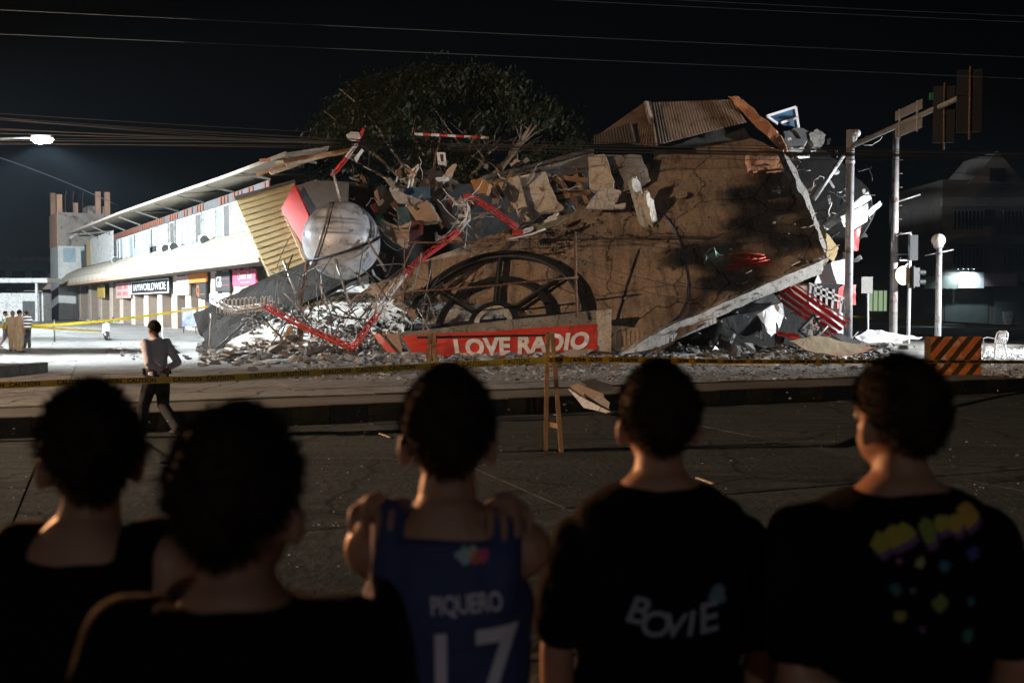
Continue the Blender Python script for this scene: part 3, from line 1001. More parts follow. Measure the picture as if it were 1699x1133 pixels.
# white-lit fallen slabs under the tank
PW = plane3((400, 562, 37.2), (700, 548, 38.0), (640, 472, 41.8))
loose('fallen_slab', 'broad pale fallen slab under the spherical tank', 'slab', [(372, 578), (430, 540), (500, 505), (560, 484), (640, 466), (725, 476), (820, 490), (965, 538), (965, 570), (668, 580), (560, 588), (440, 590)], PW, .25, CONC_L, jagn=7, amp=3, sub=4, disp=.07, seed=31)
loose('fallen_wall', 'long shade-dark fallen wall slab pointing left over the street', 'wall', [(320, 521), (350, 506), (420, 472), (505, 434), (600, 412), (640, 420), (612, 447), (560, 474), (480, 517), (415, 552), (352, 588), (335, 572), (341, 560), (328, 548), (326, 535)], plane3((320, 521, 39.0), (600, 414, 41.2), (350, 586, 38.3)), .32, CONC_D, jagn=5, amp=1.3, seed=32, sub=4, disp=.03)  # dark grey wall, its unlit face coloured darker still
PW2 = planeT(455, 570, 36.9, 38, -8)
loose('fallen_slab', 'bright white broken slab at the foot of the dark wall', 'slab', [(385, 592), (420, 560), (465, 545), (490, 548), (470, 575), (440, 596)], PW2, .18, WHITE_P, jagn=5, amp=2.5, seed=33)

# tan siding wall with separate boards
PT = plane3((392, 330, 42.2), (490, 303, 43.2), (447, 458, 41.0))
sd = thing('siding_wall', 'leaning wall of tan horizontal siding left of the red panel', 'wall', P(450, 450, 41.5))
NB = 14
for i in range(NB):
    f0, f1 = i / NB, (i + .93) / NB
    le = lambda f: (391 + 56 * f, 331 + 127 * f)
    ri = lambda f: (489 + 19 * f, 303 + 131 * f)
    o = plate('board', [le(f0), ri(f0), ri(f1), le(f1)], PT, .05, TAN, sd)
    plate('lip', [le(f1), ri(f1), (ri(f1)[0], ri(f1)[1] + .9), (le(f1)[0], le(f1)[1] + .9)], (PT[0] + PT[1] * .013, PT[1]), .04, TAN, o)
plate('backing', [(390, 330), (489, 302), (508, 434), (446, 460)], (PT[0] - PT[1] * .055, PT[1]), .06, WOOD, sd)
plate('top_trim', [(388, 326), (490, 298), (490, 303), (390, 331)], (PT[0] + PT[1] * .03, PT[1]), .12, CHAR, sd)
plate('corner_trim', [(468, 350), (472, 348), (508, 428), (504, 432)], (PT[0] + PT[1] * .05, PT[1]), .06, WOODL, sd)
o = loose('red_signboard', 'bright red sign panel standing on edge left of the tank', 'panel', [(488, 305), (466, 347), (486, 380), (502, 406), (512, 358)], planeT(490, 355, 41.6, 5, -22), .16, RED_P)
loose('scrap_sheet', 'dark grey panel behind the tank top', 'panel', [(492, 308), (520, 300), (578, 303), (579, 372), (516, 362)], planeT(540, 330, 42.3, 4, 0), .14, CHAR, jagn=4, amp=.9, seed=41)

# spherical tank with seams and legs
TC, TR = P(567, 399, 39.6), 1.535
tank = thing('spherical_tank', 'dented silver spherical tank on thin legs', 'tank', (TC.x, TC.y, TC.z - TR - 1.2))
axis = Vector((-.28, -.22, .93)).normalized()
rotq = Vector((0, 0, 1)).rotation_difference(axis)
mb = MB().sphere((0, 0, 0), TR, 48, 32)
for v in mb.v:
    nz = noise.noise(v * .9) * .035 + noise.noise(v * 2.3) * .016 + min(0, noise.noise(v * 1.6 + Vector((4, 1, 2))) + .25) * .09
    v *= 1 + nz
mb.v = [TC + rotq @ v for v in mb.v]
mb.build('shell', TANKM, tank, smooth=True)


def ring(c, ax, r, tr, n=48, m=6):
    q = Vector((0, 0, 1)).rotation_difference(ax)
    return MB().tube([c + q @ Vector((r * math.cos(2 * math.pi * i / n), r * math.sin(2 * math.pi * i / n), 0)) for i in range(n + 1)], tr, m, cap=False)


ring(TC - axis * .28, axis, TR * 1.0, .05).build('band', DARKM, tank, smooth=True)
ring(TC + Vector((-.92, -.25, .28)) * .88, Vector((.92, .25, -.28)).normalized(), TR * .82, .06).build('seam_flange', STEEL, tank, smooth=True)
ring(TC + Vector((-.92, -.25, .28)) * .76, Vector((.92, .25, -.28)).normalized(), TR * .873, .028).build('seam_flange', DARKM, tank, smooth=True)
for (a, b) in (((509, 433), (499, 512)), ((520, 440), (544, 514)), ((556, 430), (582, 512)), ((610, 398), (640, 450)), ((470, 432), (500, 512)), ((592, 452), (604, 478))):
    rod('leg', [P(*a, 38.3), P(*b, 38.0)], .052, RUST if a[0] % 2 else GREYROD, tank)
rod('filler_pipe', [P(565, 336, 39.4), P(556, 300, 39.6), P(552, 282, 39.7)], .05, STEEL, tank)

# ------------------------------------------------------------ arch window frame with its sill
AL, AR_ = onp(668, 549, PA) + PA[1] * .75, onp(974, 522, PA) + PA[1] * .75
AL, AR_ = P(668, 549, AL.y), P(974, 522, AR_.y)
ac_ = (AL + AR_) / 2
e1 = (AR_ - AL).normalized()
e2 = PA[1].cross(e1).normalized()
e2 = (e2 if e2.z > 0 else -e2) * 1.19
e3 = e1.cross(e2).normalized()
RAD = (AR_ - AL).length / 2
arch = thing('arch_window', 'fallen black half round window frame with spokes', 'window frame', (ac_.x, ac_.y, ac_.z))


def arcbar(r0, r1, dep, name, mat, a0=0.0, a1=math.pi, n=40, off=0.0):
    mb = MB()
    for i in range(n + 1):
        a = a0 + (a1 - a0) * i / n
        d = e1 * math.cos(a) + e2 * math.sin(a)
        for (r, k) in ((r0, off), (r1, off), (r1, off + dep), (r0, off + dep)):
            mb.v.append(ac_ + d * r + e3 * k)
    for i in range(n):
        for k in range(4):
            a, b = i * 4 + k, i * 4 + (k + 1) % 4
            mb.f.append((a, a + 4, b + 4, b))
    mb.f += [(0, 1, 2, 3), (n * 4 + 3, n * 4 + 2, n * 4 + 1, n * 4)]
    o = mb.build(name, mat, arch)
    return recalc(o)


BEAD = M('bead_steel', (.14, .15, .16), (.08, .085, .09), 4, .5, metal=.3, bump=.15)
arcbar(RAD * .945, RAD, .26, 'outer_ring', DARKM, off=-.13)
arcbar(RAD * .915, RAD * .93, .05, 'inner_bead', BEAD, off=.08)
arcbar(RAD * .57, RAD * .63, .16, 'middle_ring', DARKM, off=-.08)
arcbar(RAD * .21, RAD * .27, .20, 'hub_ring', DARKM, off=-.10)
arcbar(RAD * .15, RAD * .205, .16, 'hub_ring', CONC_L, off=-.06)
for ang in (38, 90, 142):
    d = e1 * math.cos(R(ang)) + e2 * math.sin(R(ang))
    MB().bar(ac_ + d * RAD * .2, ac_ + d * RAD * .95, .19, .15, e3).build('spoke', DARKM, arch)
    MB().bar(ac_ + d * RAD * .27 + e3 * .09, ac_ + d * RAD * .94 + e3 * .09, .05, .04, e3).build('spoke_bead', BEAD, arch)
MB().bar(ac_ - e1 * RAD + e2 * .06, ac_ + e1 * RAD + e2 * .06, .2, .12, e3).build('bottom_rail', DARKM, arch)

sill = thing('parapet_beam', 'grey concrete parapet beam under the arch window', 'beam', (AL.x + 3, AL.y, 0))
PS = plane3((665, 560, 35.3), (1012, 520, 35.6), (850, 570, 35.25))
plate('beam', [(661, 556), (668, 551), (1012, 512), (1014, 521), (992, 540), (664, 564)], PS, .45, CONC, sill, jagn=6, amp=.8, seed=51, sub=2, disp=.02)
plate('end_post', [(989, 516), (1015, 513), (1014, 584), (992, 582)], (PS[0] + PS[1] * .06, PS[1]), .4, PLAST, sill, jagn=3, amp=.7, seed=52, sub=2, disp=.02)
plate('lower_wall', [(664, 562), (992, 539), (994, 582), (690, 598)], (PS[0] - PS[1] * .02, PS[1]), .3, CONC, sill)
# red banner, rippled cloth
BANM = M('red_banner_cloth', (.60, .045, .02), (.48, .03, .015), 1.2, .6, bump=.25, bscale=5, c3=(.34, .02, .012), c3s=1.4)
ban = thing('banner', 'red banner with white slanted LOVE RADIO lettering on the parapet', 'banner', P(830, 590, 35.1))
PBN = (PS[0] + PS[1] * .10, PS[1])
NX, NY = 44, 10
mb = MB()


def banp(fx, fy):
    tx, ty = 667 + (991 - 667) * fx, 558 + (538 - 558) * fx
    bx, by = 690 + (991 - 690) * fx, 597 + (580 - 597) * fx
    q = onp(tx + (bx - tx) * fy, ty + (by - ty) * fy + 3 * math.sin(fx * 3.1) * fy, PBN)
    return q + PS[1] * (.035 * math.sin(fx * 26 + fy * 5) * fy + .07 * noise.noise(Vector((fx * 9, fy * 2, 0))) + .03 * math.sin(fy * 12 + fx * 9) + .02 * math.sin(fy * 21 - fx * 17))


for j in range(NY + 1):
    for i in range(NX + 1):
        mb.v.append(banp(i / NX, j / NY))
for j in range(NY):
    for i in range(NX):
        a = j * (NX + 1) + i
        mb.f.append((a, a + NX + 1, a + NX + 2, a + 1))
m = len(mb.v)
mb.v += [v - PS[1] * .012 for v in mb.v]
mb.f += [tuple(i + m for i in f[::-1]) for f in list(mb.f)]
mb.build('cloth', BANM, ban, smooth=True)
me = textmesh('LOVE RADIO', 1.0, shear=.25, bold=.045, spacing=1.04)
bm = bmesh.new()
bm.from_mesh(me)
for _ in range(4):
    L = [e for e in bm.edges if e.calc_length() > .12]
    if L:
        bmesh.ops.subdivide_edges(bm, edges=L, cuts=1)
        bmesh.ops.triangulate(bm, faces=[f for f in bm.faces if len(f.verts) > 3])
bm.to_mesh(me)
bm.free()
xs = [v.co.x for v in me.vertices]
ys = [v.co.y for v in me.vertices]
x0, x1, y0, y1 = min(xs), max(xs), min(ys), max(ys)
for v in me.vertices:
    fx, fy = (v.co.x - x0) / (x1 - x0), (v.co.y - y0) / (y1 - y0)
    zz = v.co.z
    v.co = banp(.225 + .73 * fx, .95 - .70 * fy) + PS[1] * (.03 + max(0, zz) * 2) - P(830, 590, 35.1)
me.materials.append(WINK)
o = bpy.data.objects.new('lettering', me)
COL.objects.link(o)
o.parent = ban

# ------------------------------------------------------------ red lattice mast, bent in pieces
def lattice(name, pts, half, mat, parent, step=.42, cr=.032, br=.016):
    mb = MB()
    pts = [Vector(p) for p in pts]
    cor = [(1, 0), (-.5, .87), (-.5, -.87)]
    rings = []
    for i in range(len(pts) - 1):
        a, b = pts[i], pts[i + 1]
        n = max(1, int((b - a).length / step))
        for k in range(n + (1 if i == len(pts) - 2 else 0)):
            rings.append((a.lerp(b, k / n), (b - a).normalized()))
    fr = []
    for p, d in rings:
        x = d.cross(Vector((0, 0, 1))).normalized() if abs(d.z) < .95 else Vector((1, 0, 0))
        y = d.cross(x)
        fr.append([p + (x * c0 + y * c1) * half for c0, c1 in cor])
    for k in range(3):
        mb.tube([f[k] for f in fr], cr, 5)
    for i in range(len(fr) - 1):
        for k in range(3):
            mb.tube([fr[i][k], fr[i + 1][(k + 1) % 3]], br, 4)
            mb.tube([fr[i][k], fr[i][(k + 1) % 3]], br, 4)
    return mb.build(name, mat, parent, smooth=True)


mast = thing('radio_mast', 'fallen lattice radio mast of red and white sections bent across the wreck', 'mast', P(585, 580, 36))
lattice('white_section', [P(352, 498, 37.6), P(375, 512, 37.4), P(395, 515, 37.2), P(440, 508, 37.0)], .13, WHT_M, mast, .35)
lattice('red_section', [P(440, 509, 37.0), P(470, 525, 36.8), P(520, 550, 36.5), P(585, 578, 36.0)], .11, RED_M, mast, .35)
lattice('red_section', [P(585, 578, 36.0), P(605, 552, 36.2), P(628, 520, 36.6)], .11, RED_M, mast, .35)
lattice('white_section', [P(628, 520, 36.6), P(650, 485, 37.2), P(672, 455, 37.6)], .12, WHT_M, mast, .35)
lattice('red_section', [P(672, 455, 37.6), P(705, 425, 38.0), P(740, 400, 38.4), P(762, 382, 38.6)], .12, RED_M, mast, .35)
lattice('white_section', [P(762, 382, 38.6), P(775, 365, 38.8), P(776, 345, 39.0), P(770, 332, 39.1)], .11, WHT_M, mast, .3)
lattice('red_section', [P(770, 328, 39.1), P(780, 325, 39.1), P(820, 350, 39.3), P(858, 378, 39.4)], .11, RED_M, mast, .3)
MB().bar(P(850, 386, 39.4), P(868, 386, 39.4), .35, .22).build('base_plate', RED_M, mast)
# rung hoops along the white tip
for i in range(13):
    c = P(362 + i * 6.8 + (6 if i > 9 else 0), 512 - abs(i - 3) * .6, 37.1)
    rod('rung_hoop', [c + Vector((-.05, 0, -.22)), c + Vector((-.06, -.05, .30)), c + Vector((.0, -.06, .36)), c + Vector((.06, -.05, .30)), c + Vector((.05, 0, -.22))], .017, WHT_M, mast, 5)
rm = thing('antenna_mast', 'red and white antenna pole with a small dish leaning against the night sky', 'antenna', P(552, 292, 41.5))
lattice('red_section', [P(550, 292, 41.5), P(575, 262, 41.5)], .08, RED_M, rm, .3)
lattice('white_section', [P(575, 262, 41.5), P(592, 238, 41.5)], .07, WHT_M, rm, .3)
lattice('red_section', [P(592, 238, 41.5), P(603, 213, 41.5)], .05, RED_M, rm, .3)
plate('dish', [(574, 224), (582, 219), (596, 220), (598, 228), (588, 233), (578, 231)], planeT(586, 226, 41.3, 40, 0), .05, WHITE_S, rm)
plate('dish', [(588, 262), (600, 247), (604, 250), (598, 258), (592, 270)], planeT(596, 258, 41.3, 20, 20), .05, WHITE_S, rm)
sp = thing('striped_pole', 'long red and white striped pole lying level in front of the tree', 'pole', P(750, 226, 44))
for i in range(9):
    a, b = 688 + i * 13.7, 688 + (i + 1) * 13.7
    rod('white_band' if i % 2 == 0 else 'red_band', [P(a, 222.5 + (a - 688) * .052, 44), P(b, 222.5 + (b - 688) * .052, 44)], .065, WHT_M if i % 2 == 0 else RED_M, sp)
rod('prop', [P(730, 228, 44), P(722, 262, 44), P(718, 300, 45)], .05, RUST, sp)

# ------------------------------------------------------------ loose panels and furniture in the hollow
T = planeT
LOOSE = [
    ('blue_framed_board', 'blue board in a pale frame lying in the dark hollow', 'board', [(660, 313), (713, 310), (713, 331), (690, 335), (672, 326)], T(688, 320, 41.8, 15, -8), .08, BLUEP),
    ('bent_sheet', 'bent grey metal sheet under the blue board', 'sheet', [(648, 309), (666, 319), (702, 333), (680, 341), (660, 336), (651, 325)], T(672, 325, 41.2, 20, -20), .05, STEEL),
    ('teal_box', 'small teal drawer front beside the tilted cupboard', 'box', [(658, 345), (676, 343), (681, 365), (660, 366)], T(668, 355, 41.3, 6, 5), .4, M('teal', (.05, .13, .15), (.04, .1, .12), 2, .5)),
    ('cupboard', 'tilted brown cupboard door above the folded cardboard', 'cupboard', [(675, 342), (708, 332), (726, 361), (724, 366), (704, 369), (690, 366)], T(700, 350, 40.9, 15, -25), .35, BROWNB),
    ('folded_board', 'brown board creased like an open book right of the tank', 'board', [(632, 363), (661, 377), (668, 388), (674, 412), (658, 404), (638, 390)], T(652, 388, 40.2, 12, 18), .06, BROWNB),
    ('folded_board', 'brown board half leaning on the dark red panel', 'board', [(661, 377), (682, 367), (677, 400), (674, 412), (668, 388)], T(672, 388, 40.15, 12, -25), .06, BROWNB),
    ('dark_red_panel', 'dark red panel right of the creased brown board', 'panel', [(683, 367), (703, 366), (702, 388), (680, 402)], T(692, 382, 40.6, 5, 12), .08, DKRED),
    ('green_panel', 'green panel edge behind the tank', 'panel', [(622, 356), (636, 358), (638, 378), (630, 372)], T(630, 366, 40.9, 5, -10), .08, GREENP),
    ('cream_panel', 'cream torn wall panel below the white picture frame', 'panel', [(735, 290), (750, 274), (758, 272), (752, 288), (748, 298), (760, 304), (740, 312), (733, 302)], T(746, 292, 42.2, 10, -20), .06, PLAST),
    ('scrap_sheet', 'grey board with splayed rods in the hollow', 'panel', [(738, 305), (752, 297), (760, 302), (750, 318), (736, 314)], T(748, 308, 41.9, 10, 0), .06, CHAR),
    ('white_slab', 'large white broken panel lying on the brown slab', 'panel', [(972, 345), (986, 325), (999, 312), (1011, 311), (1031, 317), (1018, 346)], T(1002, 332, 41.2, 30, -6), .1, WHITE_P),
    ('white_slab', 'small white offcut right of the large white panel', 'panel', [(1021, 339), (1038, 338), (1037, 345), (1020, 346)], T(1029, 342, 41.0, 30, 0), .1, WHITE_P),
    ('white_slab', 'white sliver panel on the slab left of the broken planks', 'panel', [(902, 367), (912, 359), (927, 354), (922, 364), (904, 369)], T(915, 362, 40.5, 35, -6), .06, WHITE_P),
    ('olive_sheet', 'long olive sheet lying on the slab behind the arch', 'sheet', [(886, 380), (900, 371), (940, 359), (933, 366), (918, 375), (892, 382)], T(912, 372, 39.8, 35, -6), .05, M('olive_sheet', (.22, .20, .13), (.16, .15, .1), 2, .6)),
    ('white_batten', 'white batten beside the red mast base', 'batten', [(866, 382), (884, 376), (884, 380), (868, 387)], T(875, 381, 39.5, 30, 0), .08, WHITE_P),
    ('brown_crate', 'orange brown broken crate behind the bright red mast', 'crate', [(780, 300), (800, 294), (812, 305), (806, 322), (788, 318)], T(796, 308, 40.6, 8, -15), .4, M('crate', (.42, .22, .08), (.30, .15, .05), 3, .8)),
    ('grey_girder', 'long dark pipe girder sloping over the hollow toward the corrugated roof', 'girder', [(800, 292), (985, 246), (986, 251), (806, 298)], T(890, 270, 43.4, 10, 0), .2, CHAR),
    ('louvre_panel', 'dark panel patterned with small slots under the corrugated roof', 'panel', [(930, 276), (975, 256), (978, 282), (940, 292)], T(955, 275, 43.6, 12, -10), .1, CHAR),
    ('scrap_sheet', 'charcoal panel hanging below the pale beam', 'panel', [(1248, 470 + 34), (1282, 486), (1296, 502), (1268, 506)], T(1272, 498, 37.8, -10, 10), .08, CHAR),
    ('black_sheet', 'glossy black sheet slung under the pale beam', 'sheet', [(1186, 528), (1240, 503), (1282, 502), (1262, 514), (1215, 524), (1188, 532)], T(1230, 516, 37.4, 20, 0), .05, M('gloss_black', (.02, .02, .022), rough=.15, bump=.1)),
    ('black_board', 'dark square board leaning in the gap below the beam', 'board', [(1206, 527), (1258, 506), (1264, 545), (1240, 558), (1212, 552)], T(1232, 532, 38.0, 5, 5), .08, BLACKP),
    ('white_strip', 'upright white strip left of the dark square board', 'panel', [(1196, 533), (1204, 528), (1213, 552), (1203, 553)], T(1204, 541, 37.2, 5, 8), .06, WHITE_S),
    ('ceiling_panel', 'white sheet panel behind the red beams', 'panel', [(1342, 500), (1362, 508), (1399, 520), (1399, 556), (1380, 548), (1352, 522)], T(1372, 528, 39.8, 10, 10), .06, WHITE_S),
    ('red_post', 'red sign panel hanging off the right side of the wreck', 'panel', [(1413, 388), (1429, 375), (1424, 416), (1411, 416)], T(1420, 396, 40.8, 0, 12), .12, RED_P),
    ('red_post', 'red upright panel right of the steel pole', 'panel', [(1411, 472), (1420, 472), (1420, 506), (1408, 506)], T(1415, 490, 41, 0, 15), .12, RED_P),
    ('red_post', 'narrow red board behind the white rails', 'panel', [(1391, 478), (1401, 472), (1396, 510), (1389, 512)], T(1395, 492, 40.2, 0, 15), .08, RED_P),
    ('white_eave', 'white broken eave panel jutting out at the far right of the wreck', 'panel', [(1395, 360), (1440, 338), (1438, 368), (1416, 382), (1400, 376)], T(1418, 362, 41.5, -10, 15), .1, WHITE_P),
    ('white_eave', 'torn white eave lining under the grey band', 'panel', [(1366, 374), (1390, 356), (1440, 318), (1446, 330), (1402, 362), (1372, 382)], T(1405, 350, 41.9, -12, 15), .12, CONC_L),
    ('white_gutter', 'pair of white gutter lengths poking out at right', 'gutter', [(1438, 352), (1460, 334), (1463, 340), (1442, 360)], T(1450, 346, 42, 0, 10), .1, WHITE_S),
    ('tan_board', 'mustard board at the corner of the broken slab', 'board', [(1362, 376), (1376, 390), (1392, 412), (1384, 434), (1370, 426), (1374, 410)], T(1378, 408, 39.4, 0, 20), .08, M('mustard', (.36, .25, .10), (.28, .19, .08), 2, .7)),
    ('curtain_sheet', 'white awning sheet curving below the slab corner', 'sheet', [(1352, 470), (1358, 452), (1372, 438), (1401, 430), (1401, 472)], T(1380, 452, 39.3, 10, 15), .05, WHITE_S),
    ('brown_door', 'brown door leaf between the beam and the red beams', 'door', [(1308, 474), (1339, 470), (1338, 505), (1325, 496)], T(1324, 487, 39.2, 0, 8), .08, BROWNB),
    ('grey_board', 'grey board lying beside the tan plywood sheet', 'board', [(1380, 556), (1396, 553), (1428, 567), (1424, 574), (1398, 566)], T(1404, 563, 36.4, 55, 0), .05, CHAR),
    ('plywood_sheet', 'tan and rust stained plywood sheet at the foot of the steel pole', 'sheet', [(1310, 566), (1345, 558), (1372, 559), (1450, 577), (1416, 590), (1395, 592), (1340, 582)], T(1375, 575, 34.6, 52, 5), .04, PLY),
    ('red_batten', 'red strip lying under the crumpled white sheet', 'batten', [(1289, 549), (1326, 555), (1325, 562), (1290, 556)], T(1308, 556, 37, 20, 0), .1, RED_P),
    ('torn_ply', 'brown torn board on the road in front of the banner', 'board', [(930, 585), (950, 577), (985, 579), (968, 588), (945, 592)], T(955, 585, 33.8, 60, 0), .03, BROWNB),
    ('red_signboard', 'red edged panel propped left of the banner', 'panel', [(620, 556), (629, 553), (662, 590), (654, 598)], T(640, 576, 35.4, 10, -10), .1, RED_P),
    ('grey_shard', 'brown grey panel between the red edge and the banner', 'panel', [(633, 553), (662, 552), (668, 590), (660, 592)], T(650, 572, 35.7, 15, -10), .08, BROWNB),
    ('brown_flap', 'rounded brown slab flap at the left end of the brown floor', 'slab', [(606, 482), (616, 470), (642, 465), (672, 455), (690, 470), (668, 488), (630, 492)], T(645, 476, 38.3, 35, 0), .12, CONC_B),
]
for i, it in enumerate(LOOSE):
    loose(*it, jagn=4, amp=1.1, seed=100 + i, sub=3, disp=.03)
# slots on the louvre panel, boards of the ribbed white cornice
cor = thing('ribbed_cornice', 'white ribbed cornice strip broken off below the pale beam', 'cornice', P(1140, 560, 36))
PC = planeT(1140, 555, 35.8, 0, 10)
for i in range(15):
    x = 1092 + i * 6.5
    y = 565 - (x - 1092) * .40
    plate('rib', [(x, y), (x + 5.3, y - 2.4), (x + 5.6, y + 9 - i * .12), (x + .3, y + 11 - i * .12)], PC, .12, WHITE_S, cor)
plate('backing', [(1090, 570), (1190, 529), (1190, 535), (1092, 577)], (PC[0] - PC[1] * .13, PC[1]), .06, CHAR, cor)
# white picture frame / appliance on top
fr = thing('appliance_casing', 'small white frame with a dark opening perched over the hollow', 'frame', P(732, 270, 42))
PFm = T(733, 263, 42, 5, 8)
for q in ([(725, 253), (729, 253), (733, 274), (727, 272)], [(736, 253), (739, 254), (741, 275), (736, 274)], [(728, 253), (737, 253), (737, 256), (729, 256)], [(728, 268), (739, 269), (740, 274), (729, 272)]):
    plate('frame_bar', q, PFm, .1, WHITE_S, fr)
plate('backing', [(728, 255), (737, 255), (739, 270), (730, 270)], (PFm[0] - PFm[1] * .05, PFm[1]), .06, DKRED, fr)
# window frame on the very top right
wf = thing('window_frame', 'white aluminium window frame standing on top of the wreck', 'window frame', P(1300, 212, 43.5))
PWF = T(1300, 200, 43.5, 0, 10)
for a, b in (((1272, 193), (1320, 178)), ((1320, 178), (1325, 214)), ((1296, 204), (1322, 196)), ((1272, 193), (1290, 206))):
    MB().bar(onp(*a, PWF), onp(*b, PWF), .1, .1).build('frame_bar', WHITE_S, wf)
plate('pane', [(1274, 194), (1319, 180), (1323, 212), (1300, 208)], (PWF[0] - PWF[1] * .04, PWF[1]), .02, BLUEP, wf)
for lab, ol, c, m in (('dark tangled scrap heap below the window frame on the roofline', [(1300, 218), (1325, 212), (1350, 220), (1335, 240), (1305, 246)], (1325, 230), CHAR),
                      ('grey wedge panel right of the window frame', [(1312, 246), (1332, 222), (1342, 232), (1334, 248)], (1326, 238), CONC_L),
                      ('mossy clod with a shrub at the right end of the roofline', [(1342, 222), (1356, 214), (1370, 224), (1366, 240), (1350, 242)], (1356, 230), CONC)):
    loose('roof_scrap', lab, 'debris', ol, T(*c, 43.2, 15, 5), .35, m, jagn=4, amp=1.5, seed=len(lab))
rod('brace_pipe', [P(1350, 331, 40.2), P(1399, 258, 40.2)], .10, STEEL, None, 10, label='slanted silver pipe leaning against the steel pole', cat='pipe')
# hollow frames in the dark centre
for k, (lab, pts) in enumerate((('open metal frame left of the cream torn panel', [(676, 312), (684, 283), (694, 274), (694, 278), (688, 288), (682, 312)]),
                                ('leaning metal door frame at left of the hollow', [(655, 305), (666, 276), (673, 274), (690, 288), (664, 300)]))):
    t = thing('bent_gate', lab, 'frame', P(*pts[0], 41.8))
    for a, b in zip(pts, pts[1:]):
        MB().bar(P(*a, 41.8), P(*b, 42.0), .07, .07).build('frame_bar', GREYROD if k else WHT_M, t)
loose('dark_screen', 'black screen board between the metal frame and the cream panel', 'board', [(695, 281), (735, 284), (732, 312), (690, 310)], T(712, 297, 42.3, 8, 0), .08, BLACKP)
loose('orange_flap', 'orange and white torn flap hanging on the leaning door frame', 'flap', [(672, 279), (692, 287), (690, 290), (678, 286)], T(682, 284, 41.7, 10, 0), .05, ORANGEW)

# red steel beams (bundle), white crumpled sheets, white rails
for i, (a, b, lab) in enumerate((((1289, 494), (1376, 557), 'lowest'), ((1292, 484), (1388, 553), 'second lowest'), ((1301, 478), (1397, 547), 'second highest'), ((1314, 476), (1404, 538), 'highest'))):
    t = thing('red_beam', 'red steel beam sloping down to the pole, %s of the bundle' % lab, 'beam', P(*b, 37.6), 0, 'bundle of red steel beams')
    A, B = P(*a, 38.4 + i * .12), P(*b, 37.4 + i * .12)
    MB().bar(A, B, .09, .12, (.5, 0, 1)).build('web', RED_P, t)
    dn = Vector((.1, -.12, .1))
    MB().bar(A + dn, B + dn, .14, .04, (.5, 0, 1)).build('flange', RED_P, t)


def crumple(name, label, outline, pl, mat, seed, amp=.22):
    o = plate(name, outline, pl, .03, mat, None, jagn=3, amp=1.2, sub=4, disp=0, seed=seed, label=label, cat='sheet')
    for v in o.data.vertices:
        q = v.co + Vector((seed, 0, 0))
        v.co += pl[1] * (abs(noise.noise(q * .9)) * amp * 2 + noise.noise(q * 2.6) * amp * .35)
    return o


crumple('crumpled_sheet', 'crumpled white metal sheet left of the red beams', [(1252, 523), (1278, 508), (1296, 503), (1302, 524), (1290, 548), (1276, 560), (1266, 554)], T(1277, 532, 37.0, 12, 12), WHITE_S, 61)
crumple('crumpled_sheet', 'crumpled white sheet between the red beams and the pole', [(1345, 505), (1372, 512), (1398, 540), (1390, 552), (1360, 530)], T(1372, 530, 38.6, 12, 8), WHITE_S, 62)
crumple('crumpled_sheet', 'low white crumpled sheets around the foot of the pole pair', [(1418, 560), (1440, 549), (1485, 553), (1530, 560), (1500, 568), (1440, 570)], T(1470, 560, 41.0, 62, 0), WHITE_S, 63, .18)
rl = thing('white_railing', 'bent white railing behind the steel pole at right', 'railing', P(1370, 520, 39.9))
for (a, b) in (((1345, 472), (1342, 505)), ((1353, 470), (1352, 510)), ((1362, 474), (1362, 506)), ((1372, 478), (1371, 508)), ((1383, 480), (1380, 515)), ((1396, 495), (1393, 525)), ((1342, 470), (1402, 496)), ((1350, 485), (1398, 502))):
    MB().bar(P(*a, 39.9), P(*b, 39.9), .08, .08).build('rail', WHT_M, rl)
xf = thing('white_lattice', 'small white lattice panel crushed under the red beams', 'lattice', P(1345, 560, 37))
for (a, b) in (((1332, 545), (1352, 523)), ((1340, 555), (1360, 532)), ((1330, 540), (1350, 560)), ((1340, 532), (1362, 552)), ((1346, 526), (1346, 560)), ((1330, 552), (1362, 542))):
    MB().bar(P(*a, 37.0), P(*b, 37.0), .09, .06).build('slat', WHITE_S, xf)
df = thing('scrap_grid', 'tilted dark metal frame over the red beams', 'frame', P(1345, 560, 36.8))
for (a, b) in (((1325, 548), (1350, 522)), ((1350, 522), (1363, 545)), ((1363, 545), (1344, 564)), ((1344, 564), (1325, 548)), ((1352, 530), (1364, 527))):
    MB().bar(P(*a, 36.8), P(*b, 36.8), .07, .07).build('frame_bar', DARKM, df)

# green plastic chair thrown on the slab, tangled red frame
GC = M('mint_plastic', (.36, .56, .44), (.30, .48, .38), 2, .5, bump=.05)
WC = M('white_plastic', (.76, .77, .78), (.68, .69, .70), 2, .45, bump=.05)


